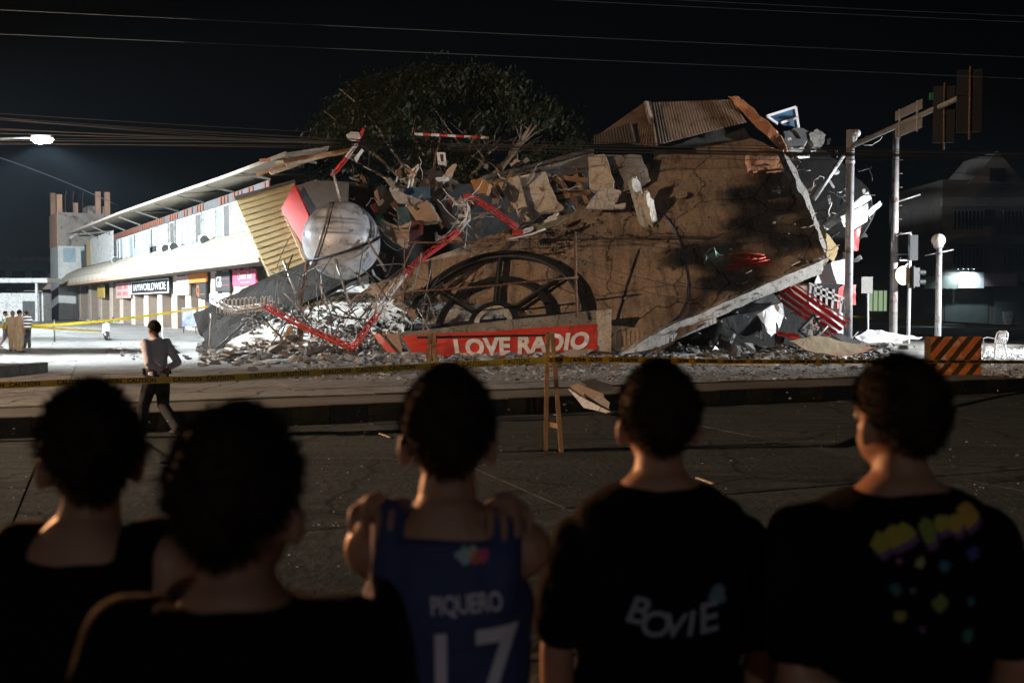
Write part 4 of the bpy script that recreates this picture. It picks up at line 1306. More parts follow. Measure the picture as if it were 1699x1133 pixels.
def plastic_chair(name, label, mat, loc, eul, s=1.0):
    t = thing(name, label, 'chair', loc)
    t.rotation_euler = eul
    t.scale = (s, s, s)
    MB().hexa([(-.24, -.22, .43), (.24, -.22, .43), (.22, .24, .41), (-.22, .24, .41)], [(-.24, -.22, .455), (.24, -.22, .455), (.22, .24, .435), (-.22, .24, .435)]).build('seat', mat, t, local=True)
    for sx in (-1, 1):
        MB().hexa([(sx * .25 - .03, -.26, 0), (sx * .25 + .03, -.26, 0), (sx * .25 + .03, -.22, 0), (sx * .25 - .03, -.22, 0)], [(sx * .22 - .04, -.22, .44), (sx * .22 + .04, -.22, .44), (sx * .22 + .04, -.17, .44), (sx * .22 - .04, -.17, .44)]).build('leg', mat, t, local=True)
        MB().hexa([(sx * .24 - .03, .28, 0), (sx * .24 + .03, .28, 0), (sx * .24 + .03, .32, 0), (sx * .24 - .03, .32, 0)], [(sx * .2 - .04, .18, .44), (sx * .2 + .04, .18, .44), (sx * .2 + .04, .23, .44), (sx * .2 - .04, .23, .44)]).build('leg', mat, t, local=True)
        MB().tube([(sx * .22, .22, .44), (sx * .24, .27, .62), (sx * .22, .31, .80), (sx * .12, .33, .86)], .022, 6).build('back_post', mat, t, local=True, smooth=True)
        MB().tube([(sx * .25, .26, .62), (sx * .29, 0, .66), (sx * .28, -.2, .63), (sx * .24, -.2, .44)], .02, 6).build('armrest', mat, t, local=True, smooth=True)
    MB().hexa([(-.14, .31, .79), (.14, .31, .79), (.14, .335, .79), (-.14, .335, .79)], [(-.13, .32, .87), (.13, .32, .87), (.13, .345, .87), (-.13, .345, .87)]).build('top_rail', mat, t, local=True)
    for k in range(-2, 3):
        MB().hexa([(k * .08 - .022, .22, .44), (k * .08 + .022, .22, .44), (k * .08 + .022, .24, .44), (k * .08 - .022, .24, .44)], [(k * .06 - .018, .31, .8), (k * .06 + .018, .31, .8), (k * .06 + .018, .33, .8), (k * .06 - .018, .33, .8)]).build('slat', mat, t, local=True)
    return t


q = onp(1186, 440, PA)
plastic_chair('plastic_chair', 'mint green plastic chair tumbled on the brown slab', GC, q + PA[1] * .05, (R(-38), R(38), R(30)), 1.0)
g = G(1650, 594)
plastic_chair('plastic_chair', 'white plastic chair standing on the road beside the striped barrier', WC, g, (0, 0, R(-70)), 1.08)
tg = thing('scrap_tubing', 'tangled red tubular frame lying on the slab right of the green chair', 'frame', onp(1245, 450, PA))
for i in range(17):
    a = onp(1205 + rnd.uniform(-6, 40), 436 + rnd.uniform(-6, 18), PA) + PA[1] * rnd.uniform(.05, .4)
    b = onp(1280 + rnd.uniform(-30, 6), 438 + rnd.uniform(-5, 8), PA) + PA[1] * rnd.uniform(.05, .4)
    rod('red_tube', [a, a.lerp(b, .5) + PA[1] * rnd.uniform(-.05, .12), b], .024, M('bright_red_tube', (.68, .07, .03), (.5, .05, .025), 5, .45, bump=.1), tg, 5)

# ================================================================== RODS, CABLES, RUBBLE
def curve_pts(a, b, sag, n=8, wob=0.0, seed=0):
    r = random.Random(seed)
    out = []
    for i in range(n + 1):
        f = i / n
        p = a.lerp(b, f)
        p.z -= sag * 4 * f * (1 - f)
        if 0 < i < n and wob:
            p += Vector((r.uniform(-wob, wob), r.uniform(-wob, wob), r.uniform(-wob, wob)))
        out.append(p)
    return out


RODS = []
r = random.Random(77)
for i in range(84):          # fan of bent steel over the pale slab, below and right of the tank
    x, y = r.uniform(440, 720), r.uniform(440, 560)
    an = r.choice((-35, -50, 20, 60, 75, 100, -70)) + r.uniform(-15, 15)
    L = r.uniform(25, 75)
    dx, dy = math.cos(R(an)) * L, math.sin(R(an)) * L
    RODS.append(((x, y, 37.3), (x + dx, min(590, y + dy), 36.6)))
for (a, b) in ((((313 + 0), 480), (240 + 0, 640)),):
    pass
for i, (a, b) in enumerate(RODS):
    A, B = P(*a), P(*b)
    A.z, B.z = max(A.z, .1), max(B.z, .1)
    rod('steel_rod', curve_pts(A, B, r.uniform(-.16, .16), 4, .025, i), r.choice((.014, .02, .026)), r.choice((BLACKM, RUST, GREYROD, BLACKM)), None, 5,
        label='bent thin steel rod strewn over the pale slab below the tank', cat='rod', group='bent rods over the pale slab')
SPEC_RODS = [
    ((350, 520, 37.0), (347, 577, 36.8), .03, GREYROD, 'upright pale pipe below the white mast tip'),
    ((358, 578, 36.6), (412, 528, 36.8), .035, BLACKM, 'dark strut leaning up to the white mast'),
    ((438, 528, 36.8), (465, 557, 36.4), .03, BLACKM, 'dark angle strut under the red mast elbow'),
    ((460, 497, 37.2), (405, 543, 36.7), .02, GREYROD, 'thin pale rod crossing under the mast'),
    ((543, 520, 37.0), (600, 530, 36.8), .035, BLACKM, 'level black bar left of the arch'),
    ((590, 528, 36.9), (545, 500, 37.4), .03, BLACKM, 'short black bar meeting the level bar'),
    ((598, 527, 36.8), (645, 468, 37.4), .03, BLACKM, 'black bar rising from the level bar'),
    ((655, 470, 36.6), (690, 400, 37.6), .03, RUST, 'rusty rod rising at the left end of the arch'),
    ((668, 510, 36.0), (672, 400, 37.0), .026, RUST, 'rusty upright in front of the tank slab'),
    ((676, 403, 38.0), (860, 398, 38.0), .04, RUST, 'long rusty pipe lying level above the arch'),
    ((672, 484, 35.0), (960, 460, 35.1), .04, RUST, 'rusty pipe tied across the arch spokes'),
    ((957, 525, 35.0), (954, 385, 36.8), .05, RUST, 'rusty upright pipe at the right side of the arch'),
    ((840, 398, 38.4), (905, 380, 38.6), .04, WHT_M, 'pale pipe above the arch top'),
    ((770, 345, 39.4), (748, 382, 39.2), .03, GREYROD, 'pale strut left of the white mast elbow'),
    ((748, 382, 39.2), (722, 402, 39.0), .03, GREYROD, 'pale strut end beside the dark red panel'),
    ((806, 300, 41), (825, 360, 40.5), .015, CABLE, 'loose dark cable hanging in the hollow'),
]
for a, b, rr, m, lab in SPEC_RODS:
    rod('steel_pipe', curve_pts(P(*a), P(*b), .03, 6, .02, int(a[0])), rr, m, None, 6, label=lab, cat='pipe')
for i in range(18):     # splayed antenna elements round the white elbow
    A = P(r.uniform(760, 782), r.uniform(330, 385), 39.0)
    B = A + Vector((r.uniform(-1, 1.4), r.uniform(-.5, .3), r.uniform(-1, .9)))
    rod('steel_rod', curve_pts(A, B, r.uniform(-.15, .15), 5, .03, 200 + i), .016, r.choice((WHT_M, GREYROD)), None, 5, label='thin pale antenna rod splayed round the bent white mast', cat='rod', group='antenna rods round the mast elbow')
for i, (a, b, sag, m, lab) in enumerate([
    ((952, 395), (1200, 430), .25, WIREM, 'thin wire drawn over the brown slab to the green chair'),
    ((960, 440), (1155, 485), .35, WIREM, 'lower slack wire drawn over the brown slab'),
    ((990, 470), (1150, 505), .3, WIREM, 'lowest slack wire near the slab foot'),
    ((1155, 482), (1200, 462), .15, WIREM, 'short wire reaching to the red tangled frame'),
    ((970, 345), (880, 420), .2, WIREM, 'wire running down to the arch top'),
]):
    pts = curve_pts(onp(*a, PA) + PA[1] * .35, onp(*b, PA) + PA[1] * .2, sag * .4, 10)
    rod('wire', pts, .012, m, None, 4, label=lab, cat='wire')
BLUEC = M('blue_cable', (.06, .10, .32), (.05, .08, .25), 3, .5, bump=0)
pts = [onp(x, y, PA) + PA[1] * .08 for x, y in ((1088, 352), (1105, 362), (1120, 382), (1130, 410), (1137, 440), (1142, 470), (1140, 500), (1128, 525), (1100, 548))]
rod('blue_cable', pts, .028, BLUEC, None, 6, label='blue cable curving down the brown slab', cat='cable')

# ---- torn scraps and rods filling the hollow, the roofline and the gap under the beam
q = random.Random(31)
SCR = [
    ((585, 800, 285, 405), (40.6, 43.4), 62, 'torn scrap piece in the dark hollow behind the tank', 'scrap in the dark hollow', (BROWNB, CONC_L, PLAST, CONC, DKRED, WOOD, CONC, STEEL, RUST, CHAR)),
    ((800, 985, 262, 350), (42.4, 44.2), 34, 'torn scrap piece among the broken planks under the girder', 'scrap among the broken planks', (PLAST, WOOD, CHAR, CONC, RUST, BROWNB)),
    ((1305, 1450, 225, 430), (41.6, 43.2), 34, 'torn scrap piece on the shattered right flank of the wreck', 'scrap on the right flank', (CHAR, CONC, CONC_L, CHAR, BLACKP, WHITE_P, STEEL)),
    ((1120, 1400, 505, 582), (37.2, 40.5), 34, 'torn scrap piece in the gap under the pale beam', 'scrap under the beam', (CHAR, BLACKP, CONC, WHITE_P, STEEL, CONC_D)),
    ((400, 700, 500, 590), (36.0, 37.2), 26, 'torn scrap piece lying on the pale slab below the tank', 'scrap on the pale slab', (CONC_L, CONC, CHAR, WHITE_P, BROWNB, WOOD)),
]
for (xa, xb, ya, yb), (da, db), n, lab, grp, mats in SCR:
    for i in range(n):
        x, y, D = q.uniform(xa, xb), q.uniform(ya, yb), q.uniform(da, db)
        if xb == 700:
            y = max(y, 590 - (x - 330) * .28)
        if xa == 1120:
            y = max(y, 600 - (x - 1080) * .33)
        L, W_ = q.uniform(5, 24), q.uniform(2, 10)
        an = q.uniform(0, math.pi)
        ca, sa = math.cos(an), math.sin(an)
        ol = [(x + u_ * ca - v_ * sa, min(592, y + u_ * sa + v_ * ca)) for u_, v_ in ((-L / 2, -W_ / 2), (L / 2 * q.uniform(.6, 1), -W_ / 2), (L / 2, W_ / 2 * q.uniform(.2, 1)), (-L / 2 * q.uniform(.6, 1), W_ / 2))]
        plate('scrap', ol, planeT(x, y, D, q.uniform(-25, 50), q.uniform(-40, 40)), q.choice((.03, .05, .12)), q.choice(mats), None, jagn=3, amp=1.3, seed=i * 7 + int(xa), sub=2, disp=.05, label=lab, cat='debris', group=grp)
        if i % 2 == 0:
            A = P(q.uniform(xa, xb), y, D - .2)
            B = A + Vector((q.uniform(-1.1, 1.1), q.uniform(-.3, .3), q.uniform(-.9, .9)))
            B.z = max(B.z, .1)
            rod('steel_rod', curve_pts(A, B, q.uniform(-.35, .35), 6, .06, i), q.choice((.012, .02, .03)), q.choice((RUST, BLACKM, GREYROD, WHT_M)), None, 5, label='bent rod sticking out among the ' + grp, cat='rod', group='rods among the ' + grp)
# reinforcing bars along the torn lower left and right edges of the brown slab
for i in range(26):
    f = i / 25
    ex, ey = (607 + 290 * f, 484 - 118 * f) if i % 2 else (1302 + 70 * f, 252 + 176 * f)
    A = onp(ex, ey, PA) - PA[1] * .15
    B = A + Vector((q.uniform(-.6, .3) if i % 2 else q.uniform(0, .7), q.uniform(-.2, .2), q.uniform(-.3, .5)))
    rod('rebar', curve_pts(A, B, q.uniform(-.15, .2), 4, .04, i), .016, RUST, wreck, 5)
# cracked plates of screed lifted from the slab
for i in range(26):
    x, y = q.uniform(900, 1340), q.uniform(300, 500)
    if y > 545 - (x - 1095) * .40 - 12 or y < 360 - (x - 900) * .3:
        continue
    s_ = q.uniform(6, 18)
    ol = [(x + s_ * q.uniform(.6, 1.2) * math.cos(a), y + s_ * .55 * q.uniform(.6, 1.2) * math.sin(a)) for a in (0.2, 1.3, 2.4, 3.3, 4.4, 5.4)]
    plate('screed_flake', ol, (PA[0] + PA[1] * q.uniform(.02, .05), (PA[1] + Vector((q.uniform(-.06, .06), q.uniform(-.06, .06), 0))).normalized()), .05, CONC_B if i % 3 else CONC, wreck, jagn=3, amp=1.0, seed=i + 5)

# ---- rubble
CH = []
for k in range(14):
    rr = random.Random(900 + k)
    bm = bmesh.new()
    flat = 1 if k < 8 else .35
    for i in range(11):
        v = Vector((rr.gauss(0, 1), rr.gauss(0, 1), rr.gauss(0, 1))).normalized()
        bm.verts.new((v.x * .5 * rr.uniform(.7, 1.1), v.y * .42 * rr.uniform(.7, 1.1), v.z * .36 * flat * rr.uniform(.7, 1.1)))
    bmesh.ops.convex_hull(bm, input=bm.verts)
    bmesh.ops.delete(bm, geom=[v for v in bm.verts if not v.link_faces], context='VERTS')
    me = bpy.data.meshes.new('chunk')
    bm.to_mesh(me)
    bm.free()
    CH.append(me)
RUBM = [M('rubble_grey', (.20, .197, .195), (.12, .118, .116), 3, .9, bump=.4), M('rubble_dark', (.10, .098, .095), (.06, .058, .056), 3, .9, bump=.4), M('rubble_brown', (.17, .135, .105), (.11, .085, .065), 3, .9, bump=.4), M('rubble_pale', (.34, .335, .32), (.24, .235, .225), 3, .9, bump=.4)]
CHM = {}
for i, me in enumerate(CH):
    for j, m in enumerate(RUBM):
        c = me.copy()
        c.materials.append(m)
        CHM[i, j] = c


def chunk(loc, s, label, group, rr, mi=None):
    i = rr.randrange(len(CH))
    j = rr.choice((0, 0, 1, 1, 2, 3)) if mi is None else mi
    o = bpy.data.objects.new('concrete_chunk', CHM[i, j])
    COL.objects.link(o)
    o.location = loc
    o.scale = (s * rr.uniform(.8, 1.3), s * rr.uniform(.8, 1.2), s * rr.uniform(.7, 1.1))
    o.rotation_euler = (rr.uniform(-.5, .5), rr.uniform(-.5, .5), rr.uniform(0, 6.3))
    return tag(o, label, 'rubble', group)


rr = random.Random(5)
ZONES = [  # px range, py range (on the ground), pile height, big count, label
    (330, 470, 583, 602, .35, 30, 'concrete chunk in the rubble before the dark fallen wall', 'rubble before the sooty wall'),
    (470, 660, 583, 604, .55, 46, 'concrete chunk in the rubble before the bent mast', 'rubble before the bent mast'),
    (640, 1000, 588, 604, .2, 30, 'concrete chunk in the rubble under the red banner', 'rubble under the banner'),
    (1000, 1180, 586, 602, .15, 16, 'concrete chunk in the rubble before the ribbed wall', 'rubble before the ribbed wall'),
    (1130, 1300, 578, 598, .45, 40, 'concrete chunk in the heap under the pale beam', 'rubble heap under the pale beam'),
    (1290, 1450, 582, 600, .25, 26, 'concrete chunk in the rubble around the plywood sheet', 'rubble round the plywood'),
]
for (xa, xb, ya, yb, h, n, lab, grp) in ZONES:
    for i in range(n):
        g = G(rr.uniform(xa, xb), rr.uniform(ya, yb))
        s = rr.uniform(.18, .52) * (1.1 if h > .4 else .85)
        chunk(g + Vector((0, 0, s * .12 + rr.uniform(0, h) * rr.random())), s, lab, grp, rr)
for (x, y, s, mi, lab) in ((1200, 586, 1.35, 0, 'big slanted grey concrete block under the pale beam'), (1238, 590, 1.1, 0, 'second large grey block right of the big slanted one'), (1218, 594, .9, 1, 'dark block between the two large grey blocks'),
                           (1231, 574, .55, 3, 'pale square stone on top of the heap under the beam'), (458, 592, .95, 2, 'brown clod under the bent mast'), (525, 594, 1.0, 1, 'dark boulder at the foot of the bent mast')):
    chunk(G(x, y) + Vector((0, 0, .25 * s)), s, lab, None, rr, mi)
for i in range(42):   # loose pieces on the brown slab
    x, y = rr.choice(((rr.gauss(945, 16), rr.gauss(412, 10)), (rr.uniform(880, 1350), rr.uniform(350, 470)), (rr.uniform(900, 1040), rr.uniform(350, 385)), (rr.gauss(1080, 12), rr.gauss(376, 4))))
    chunk(onp(x, y, PA) + PA[1] * .04, rr.uniform(.12, .32), 'small broken lump lying on the brown slab', 'lumps on the brown slab', rr, rr.choice((2, 2, 3, 0)))
for i in range(46):   # crumbled top edge of the pale beam
    f = rr.random()
    x, y = 1095 + 270 * f, 547 - 118 * f
    chunk(onp(x + rr.uniform(-3, 3), y + rr.uniform(-3, 4), PA) + PA[1] * .05, rr.uniform(.14, .34), 'pale crumb along the broken top edge of the beam', 'crumbs along the beam edge', rr, rr.choice((3, 3, 0)))
for i in range(44):   # scattered lumps on the street left of the wreck
    x = rr.uniform(175, 345)
    y = 584 + rr.gauss(0, 6) + (345 - x) * .02
    chunk(G(x, max(570, y)) + Vector((0, 0, .04)), rr.uniform(.14, .42) * (1 if x > 240 else .8), 'dark lump scattered on the lit street left of the wreck', 'lumps on the lit street', rr, rr.choice((1, 1, 2, 0)))


def scatter(name, label, cat, mats, n, place, smin, smax, seed, flat=.6):
    """countless small bits as one real mesh"""
    q = random.Random(seed)
    vs, fs, mi = [], [], []
    for i in range(n):
        p = place(q)
        if p is None:
            continue
        s = q.uniform(smin, smax) * (1 + (q.random() ** 6) * 1.5)
        a = q.uniform(0, 6.28)
        rt = Matrix.Rotation(a, 3, 'Z') @ Matrix.Rotation(q.uniform(-.6, .6), 3, 'X')
        b = len(vs)
        for c in ((-.5, -.4, 0), (.5, -.35, 0), (.45, .4, 0), (-.4, .45, 0), (-.3, -.25, flat), (.3, -.1, flat * .9), (.1, .3, flat * .8)):
            vs.append(p + rt @ (Vector(c) * s))
        fs += [(b, b + 3, b + 2, b + 1), (b, b + 1, b + 5, b + 4), (b + 1, b + 2, b + 6, b + 5), (b + 2, b + 3, b + 6), (b + 3, b, b + 4, b + 6), (b + 4, b + 5, b + 6)]
        k = q.randrange(len(mats))
        mi += [k] * 6
    me = bpy.data.meshes.new(name)
    me.from_pydata(vs, [], fs)
    for m in mats:
        me.materials.append(m)
    me.polygons.foreach_set('material_index', mi)
    o = bpy.data.objects.new(name, me)
    COL.objects.link(o)
    return tag(o, label, cat, None, 'stuff')


def pile(q):
    x = q.uniform(330, 1480)
    y = 578 + abs(q.gauss(0, 11)) + (6 if 640 < x < 1020 else 0)
    if y > 625:
        return None
    g = G(x, y)
    h = .5 * max(0, noise.noise(g * .45) + .25) * max(0, 1 - (y - 578) / 28)
    return g + Vector((0, 0, q.uniform(0, h)))


scatter('rubble', 'fine grey rubble and broken plaster along the foot of the collapse', 'rubble', RUBM, 5200, pile, .05, .26, 11, .35)
scatter('rubble', 'dust and crumbs over the pale slab and lower wreck', 'rubble', RUBM[:3], 1500, lambda q: onp(q.uniform(400, 735), 585 - 95 * q.random() ** 1.8, PW) + PW[1] * .02, .04, .16, 12, .4)
scatter('rubble', 'thin crumbs on the tilted brown slab', 'rubble', RUBM[2:] + RUBM[:1], 900, lambda q: onp(q.uniform(760, 1360), q.uniform(300, 545), PA) + PA[1] * .01 if q.random() < .5 else onp(q.gauss(940, 40), q.gauss(395, 18), PA) + PA[1] * .01, .03, .1, 13, .5)
GLS = [M('glass_crumbs', (.48, .52, .54), rough=.12, bump=0), M('plaster_crumbs', (.40, .39, .38), rough=.8, bump=0), M('grey_crumbs', (.13, .13, .13), rough=.8, bump=0), M('dark_crumbs', (.05, .05, .05), rough=.8, bump=0)]


def road_bits(q):
    x = q.uniform(-20, 1720)
    y = 606 + 440 * q.random() ** 2.6
    g = G(x, y)
    z = 0
    b = (g - ORG).dot(PER)
    if -.02 < b < 1.9 and (g - ORG).dot(DIR) < 14.5:
        g = G(x, y, .285)
    return g


scatter('glass_fragments', 'glass and plaster fragments sprinkled over the road', 'debris', GLS, 2600, road_bits, .006, .022, 14, .35)
scatter('glass_fragments', 'dense glittering fragments on the road beside the wreck', 'debris', GLS, 5200, lambda q: G(q.uniform(480, 1720), 596 + 36 * q.random() ** 1.2), .02, .075, 15, .3)
scatter('glass_fragments', 'bright fragments around the white plastic chair', 'debris', GLS[:2], 1800, lambda q: G(q.uniform(1560, 1740), q.uniform(572, 628)), .03, .12, 16, .35)
# planks and sheets on the street in front
for (x0, y0, x1, y1, wd, m, lab) in ((335, 596, 425, 592, .25, WOOD, 'brown plank lying in the rubble under the white mast tip'), (478, 573, 545, 595, .35, WOOD, 'brown timber sloping through the rubble under the red mast'),
                                     (1010, 594, 1180, 592, .3, WHITE_S, 'long pale sheet lying on the road before the ribbed wall'), (940, 604, 1010, 601, .2, WHITE_S, 'pale strip on the road below the banner end'),
                                     (430, 605, 470, 601, .5, CONC_L, 'pale flat board among the rubble crumbs'), (690, 610, 745, 606, .2, WHITE_S, 'white sliver on the road left of the sawhorse'), (1195, 606, 1290, 610, .25, CONC_L, 'grey strip on the road before the rubble heap'),
                                     (1260, 600, 1330, 604, .22, CONC, 'dark strip on the road before the plywood'), (1385, 598, 1440, 592, .2, WHITE_S, 'white bent strip in front of the plywood sheet'), (820, 600, 900, 606, .3, CONC_D, 'dark board on the road below the banner')):
    A, B = G(x0, y0), G(x1, y1)
    MB().bar(A + Vector((0, 0, .05)), B + Vector((0, 0, .09)), wd, .06).build('plank', m, None, label=lab, cat='plank')
# cardboard flaps on the kerb
cb = thing('cardboard_box', 'flattened cardboard box with white paper hanging off the median kerb', 'cardboard', G(980, 672))
for ol, pl, m in (([(944, 640), (958, 636), (1000, 652), (1012, 680), (1008, 684), (975, 662)], T(978, 660, 16.9, 40, -10), BROWNB), ([(942, 644), (975, 664), (1014, 683), (1006, 685), (968, 676), (955, 660)], T(978, 668, 16.7, 20, -15), WHITE_P),
                  ([(962, 632), (985, 628), (1016, 638), (1016, 648), (985, 648)], T(990, 638, 17.3, 65, 0), CHAR), ([(985, 662), (995, 655), (1012, 668), (1010, 678), (998, 672)], T(999, 667, 16.6, 20, 0), PLAST)):
    plate('flap', ol, pl, .012, m, cb, jagn=2, amp=.8, seed=int(ol[0][0]))
for (x, y, s, lab) in ((608, 722, .16, 'small brown stone on the near road left of the sawhorse'), (898, 820, .05, 'yellow scrap on the near road')):
    chunk(G(x, y) + Vector((0, 0, .03)), s, lab, None, rr, 2)
for (x0, y0, x1, y1, lab) in ((630, 720, 648, 727, 'brown leaf scrap on the road beside the small stone'), (1156, 794, 1184, 804, 'straw coloured stick on the near road'), (232, 735, 276, 768, 'dark flat bar on the road behind the leftmost heads')):
    MB().bar(G(x0, y0) + Vector((0, 0, .012)), G(x1, y1) + Vector((0, 0, .012)), .03 if x0 > 300 else .12, .015).build('stick', WOODL if x0 > 300 else BLACKP, None, label=lab, cat='stick')

# ================================================================== LAMPS
GLOWW = M('lamp_glow_white', (.85, .95, 1.0), emit=90, bump=0)
GLOWS = M('lamp_glow_orange', (1.0, .55, .25), emit=40, bump=0)


def street_lamp(label, post, head, mat):
    t = thing('street_lamp', label, 'street lamp', (post[0], post[1], 0))
    d = (Vector(head) - Vector((post[0], post[1], head[2]))).normalized()
    rod('post', [(post[0], post[1], 0), (post[0], post[1], head[2] - .5)], [.11, .07], STEEL, t, 10)
    rod('arm', [Vector((post[0], post[1], head[2] - .5)), Vector((post[0], post[1], head[2] - .25)) + d * .6, Vector(head) - d * .4], .045, STEEL, t, 8)
    hd = Vector(head)
    x = d
    y = Vector((-d.y, d.x, 0))
    b = lambda a, w_, z: [hd + x * a0 + y * w0 + Vector((0, 0, z)) for a0, w0 in ((-a, -w_), (a, -w_), (a, w_), (-a, w_))]
    MB().hexa(b(.42, .15, -.03), b(.38, .11, .10)).build('housing', STEEL, t)
    MB().sphere(hd + Vector((0, 0, -.03)), .44, 18, 8, (1, .62, .5), math.pi / 2, math.pi).build('lens', mat, t, smooth=True)
    return t


street_lamp('lit white street lamp on a long arm at upper left', (-24.5, 39.4), LAMP_A, GLOWW)
street_lamp('orange street lamp beyond the left edge of the view', (-27.0, 8.0), LAMP_B, GLOWS)
street_lamp('dim street lamp behind the crowd', (5.0, -38.5), LAMP_E, GLOWS)
t = thing('rim_light_post', 'added unseen rim light post beyond the left edge of the view', 'rim_light', (RIM_F.x - .3, RIM_F.y + .2, 0))  # unseen stand added to carry the rim light
rod('post', [(RIM_F.x - .3, RIM_F.y + .2, 0), (RIM_F.x - .3, RIM_F.y + .2, 2.9)], .05, DARKM, t, 8)
MB().box((RIM_F.x - .2, RIM_F.y + .14, 2.72), (.12, .2, .2)).build('housing', DARKM, t)
for lab, L, tgt in (('white floodlight on a stand beyond the right edge of the view', LAMP_C, (10, 38, 0)), ('white floodlight on a stand facing the arcade beyond the left edge', LAMP_D, (-32, 82, 3))):
    t = thing('floodlight', lab, 'floodlight', (L.x, L.y, 0))
    dd = (Vector(tgt) - L)
    dd.z = 0
    dd.normalize()
    rod('stand', [(L.x - dd.x * .3, L.y - dd.y * .3, 0), (L.x - dd.x * .3, L.y - dd.y * .3, L.z)], .06, STEEL, t, 8)
    MB().bar(L - dd * .35, L - dd * .12, .6, .45).build('housing', DARKM, t)
    for k in range(3):
        aa = k * 2.1
        rod('foot', [(L.x - dd.x * .3, L.y - dd.y * .3, .6), (L.x - dd.x * .3 + math.cos(aa) * .9, L.y - dd.y * .3 + math.sin(aa) * .9, 0)], .03, STEEL, t)

# ================================================================== POLES AND SIGNALS (right)
SGY = M('signal_back', (.014, .014, .016), (.010, .010, .011), 3, .6, bump=.1)
SBK = M('sign_back_aluminium', (.27, .26, .24), (.20, .19, .18), 2, .6, metal=.2, bump=.1)
pb = P(1407, 560, 39.0)
tp = thing('traffic_mast', 'tall steel traffic signal mast with a long arm toward the viewer', 'traffic mast', (pb.x, pb.y, 0))
rod('post', [(pb.x, pb.y, 0), (pb.x, pb.y, 8.65)], .155, STEEL, tp, 14)
rod('collar', [(pb.x, pb.y, 7.35), (pb.x, pb.y, 7.5)], .18, STEEL, tp, 14)
arm0, arm1 = Vector((pb.x + .12, pb.y - .1, 8.05)), P(1597, 160, 29.4)
rod('arm', [arm0, arm1], [.10, .075], SBK, tp, 10)
MB().sphere((pb.x + .2, pb.y - .1, 8.5), .16, 10, 8).build('cap', STEEL, tp, smooth=True)
pa, pb2 = arm0.lerp(arm1, .46), arm0.lerp(arm1, .70)
sg = thing('street_sign', 'back of a long road sign fixed to the signal arm', 'sign', pa)
for dz, hh in ((.33, .30), (-.26, .34)):
    mbx = MB().bar(pa + Vector((-.04, 0, dz)), pb2 + Vector((-.04, 0, dz)), .03, hh)
    mbx.build('board', SBK, sg)
for f in (.5, .66):
    c = arm0.lerp(arm1, f)
    MB().box(c + Vector((-.05, 0, 0)), (.05, .06, 1.0)).build('clamp', STEEL, sg)


def signal(label, c, w_, h, nl, yaw, pole=True):
    t = thing('traffic_light', label, 'traffic light', c)
    t.rotation_euler = (0, 0, yaw)
    MB().box((0, 0, 0), (w_, .06, h)).build('backplate', SGY, t, local=True)
    MB().box((0, -.16, 0), (w_ * .62, .26, h * .86)).build('housing', SGY, t, local=True)
    for k in range(nl):
        z = h * .86 * ((k + .5) / nl - .5)
        g = MB().lathe([(.10, 0), (.125, .0), (.125, .28), (.118, .28), (.10, .02)], n=14).build('visor', SGY, t, local=True)
        g.rotation_euler = (R(90), 0, 0)
        g.location = (0, -.29, z)
    if pole:
        rod('hanger', [(0, .06, -h * .62), (0, .06, h * .55)], .03, RUST, t, 8, local=True)
    return t


s1 = arm0.lerp(arm1, .80)
signal('unlit traffic light hanging from the middle of the signal arm', P(1566, 190, s1.y - .3), .62, 1.75, 3, R(165))
signal('unlit traffic light at the tip of the signal arm', P(1608, 168, arm1.y - .3), .68, 1.8, 3, R(170))
cl = thing('signal_bracket', 'looped cable and green clamp on the signal arm', 'bracket', P(1555, 160, 31.2))
ring(P(1560, 166, 31.2), Vector((.3, -1, .2)).normalized(), .22, .02, 20, 5).build('loop', CABLE, cl)
MB().box(P(1546, 160, 31.2), (.12, .12, .2)).build('clamp', GREENP, cl)
# utility pole with step bolts
ub = P(1482, 560, 44.0)
up = thing('utility_pole', 'white and rust streaked steel pole with step bolts', 'pole', (ub.x, ub.y, .16))
rod('post', [(ub.x, ub.y, .1), (ub.x, ub.y, 9.45)], [.19, .13], M('streaked_pole', (.55, .54, .53), (.40, .36, .34), 2, .5, metal=.3, bump=.15, c3=(.24, .12, .08), c3s=2.5), up, 12)
for z in (2.6, 3.9, 5.0, 5.6, 6.2, 7.0, 7.6, 8.2):
    rod('step_bolt', [(ub.x - .2, ub.y, z), (ub.x + .3, ub.y, z + .02)], .022, RUST, up)
rod('bracket_arm', [(ub.x, ub.y, 6.35), (ub.x + 1.1, ub.y, 6.7)], .04, STEEL, up)
MB().box((ub.x, ub.y, .3), (.6, .6, .3)).build('footing', CONC_L, up)
# sign post with the round sign and board, seen from behind
sb = P(1507, 560, 43.6)
st = thing('sign_post', 'slim white sign post strapped to the utility pole', 'sign post', (sb.x, sb.y, .16))
rod('post', [(sb.x, sb.y, .1), P(1510, 388, 43.6)], .075, WHITE_S, st, 10)
rod('strap', [P(1485, 390, 43.8), P(1512, 386, 43.6)], .03, STEEL, st)
rod('strap', [P(1486, 422, 43.8), P(1508, 422, 43.6)], .03, STEEL, st)
rod('strap', [P(1488, 452, 43.8), P(1507, 437, 43.6)], .045, STEEL, st)
MB().box(P(1516, 411, 43.3), (.34, .08, 1.1)).build('board', SGY, st)
MB().box(P(1502, 432, 43.4), (.5, .05, .06)).build('board', STEEL, st)
mb = MB().lathe([(0, 0), (.42, 0), (.42, .03), (0, .03)], n=24)
o = mb.build('round_sign', M('round_sign_back', (.55, .36, .22), (.48, .30, .18), 2, .6, metal=.2, bump=.05), st, local=True)
o.rotation_euler = (R(90), 0, R(12))
o.location = P(1499, 457, 43.4) - wloc(st)
s = signal('unlit traffic light with two pale visors on the slim sign post', P(1514, 460, 43.3), .30, .95, 2, R(100), False)
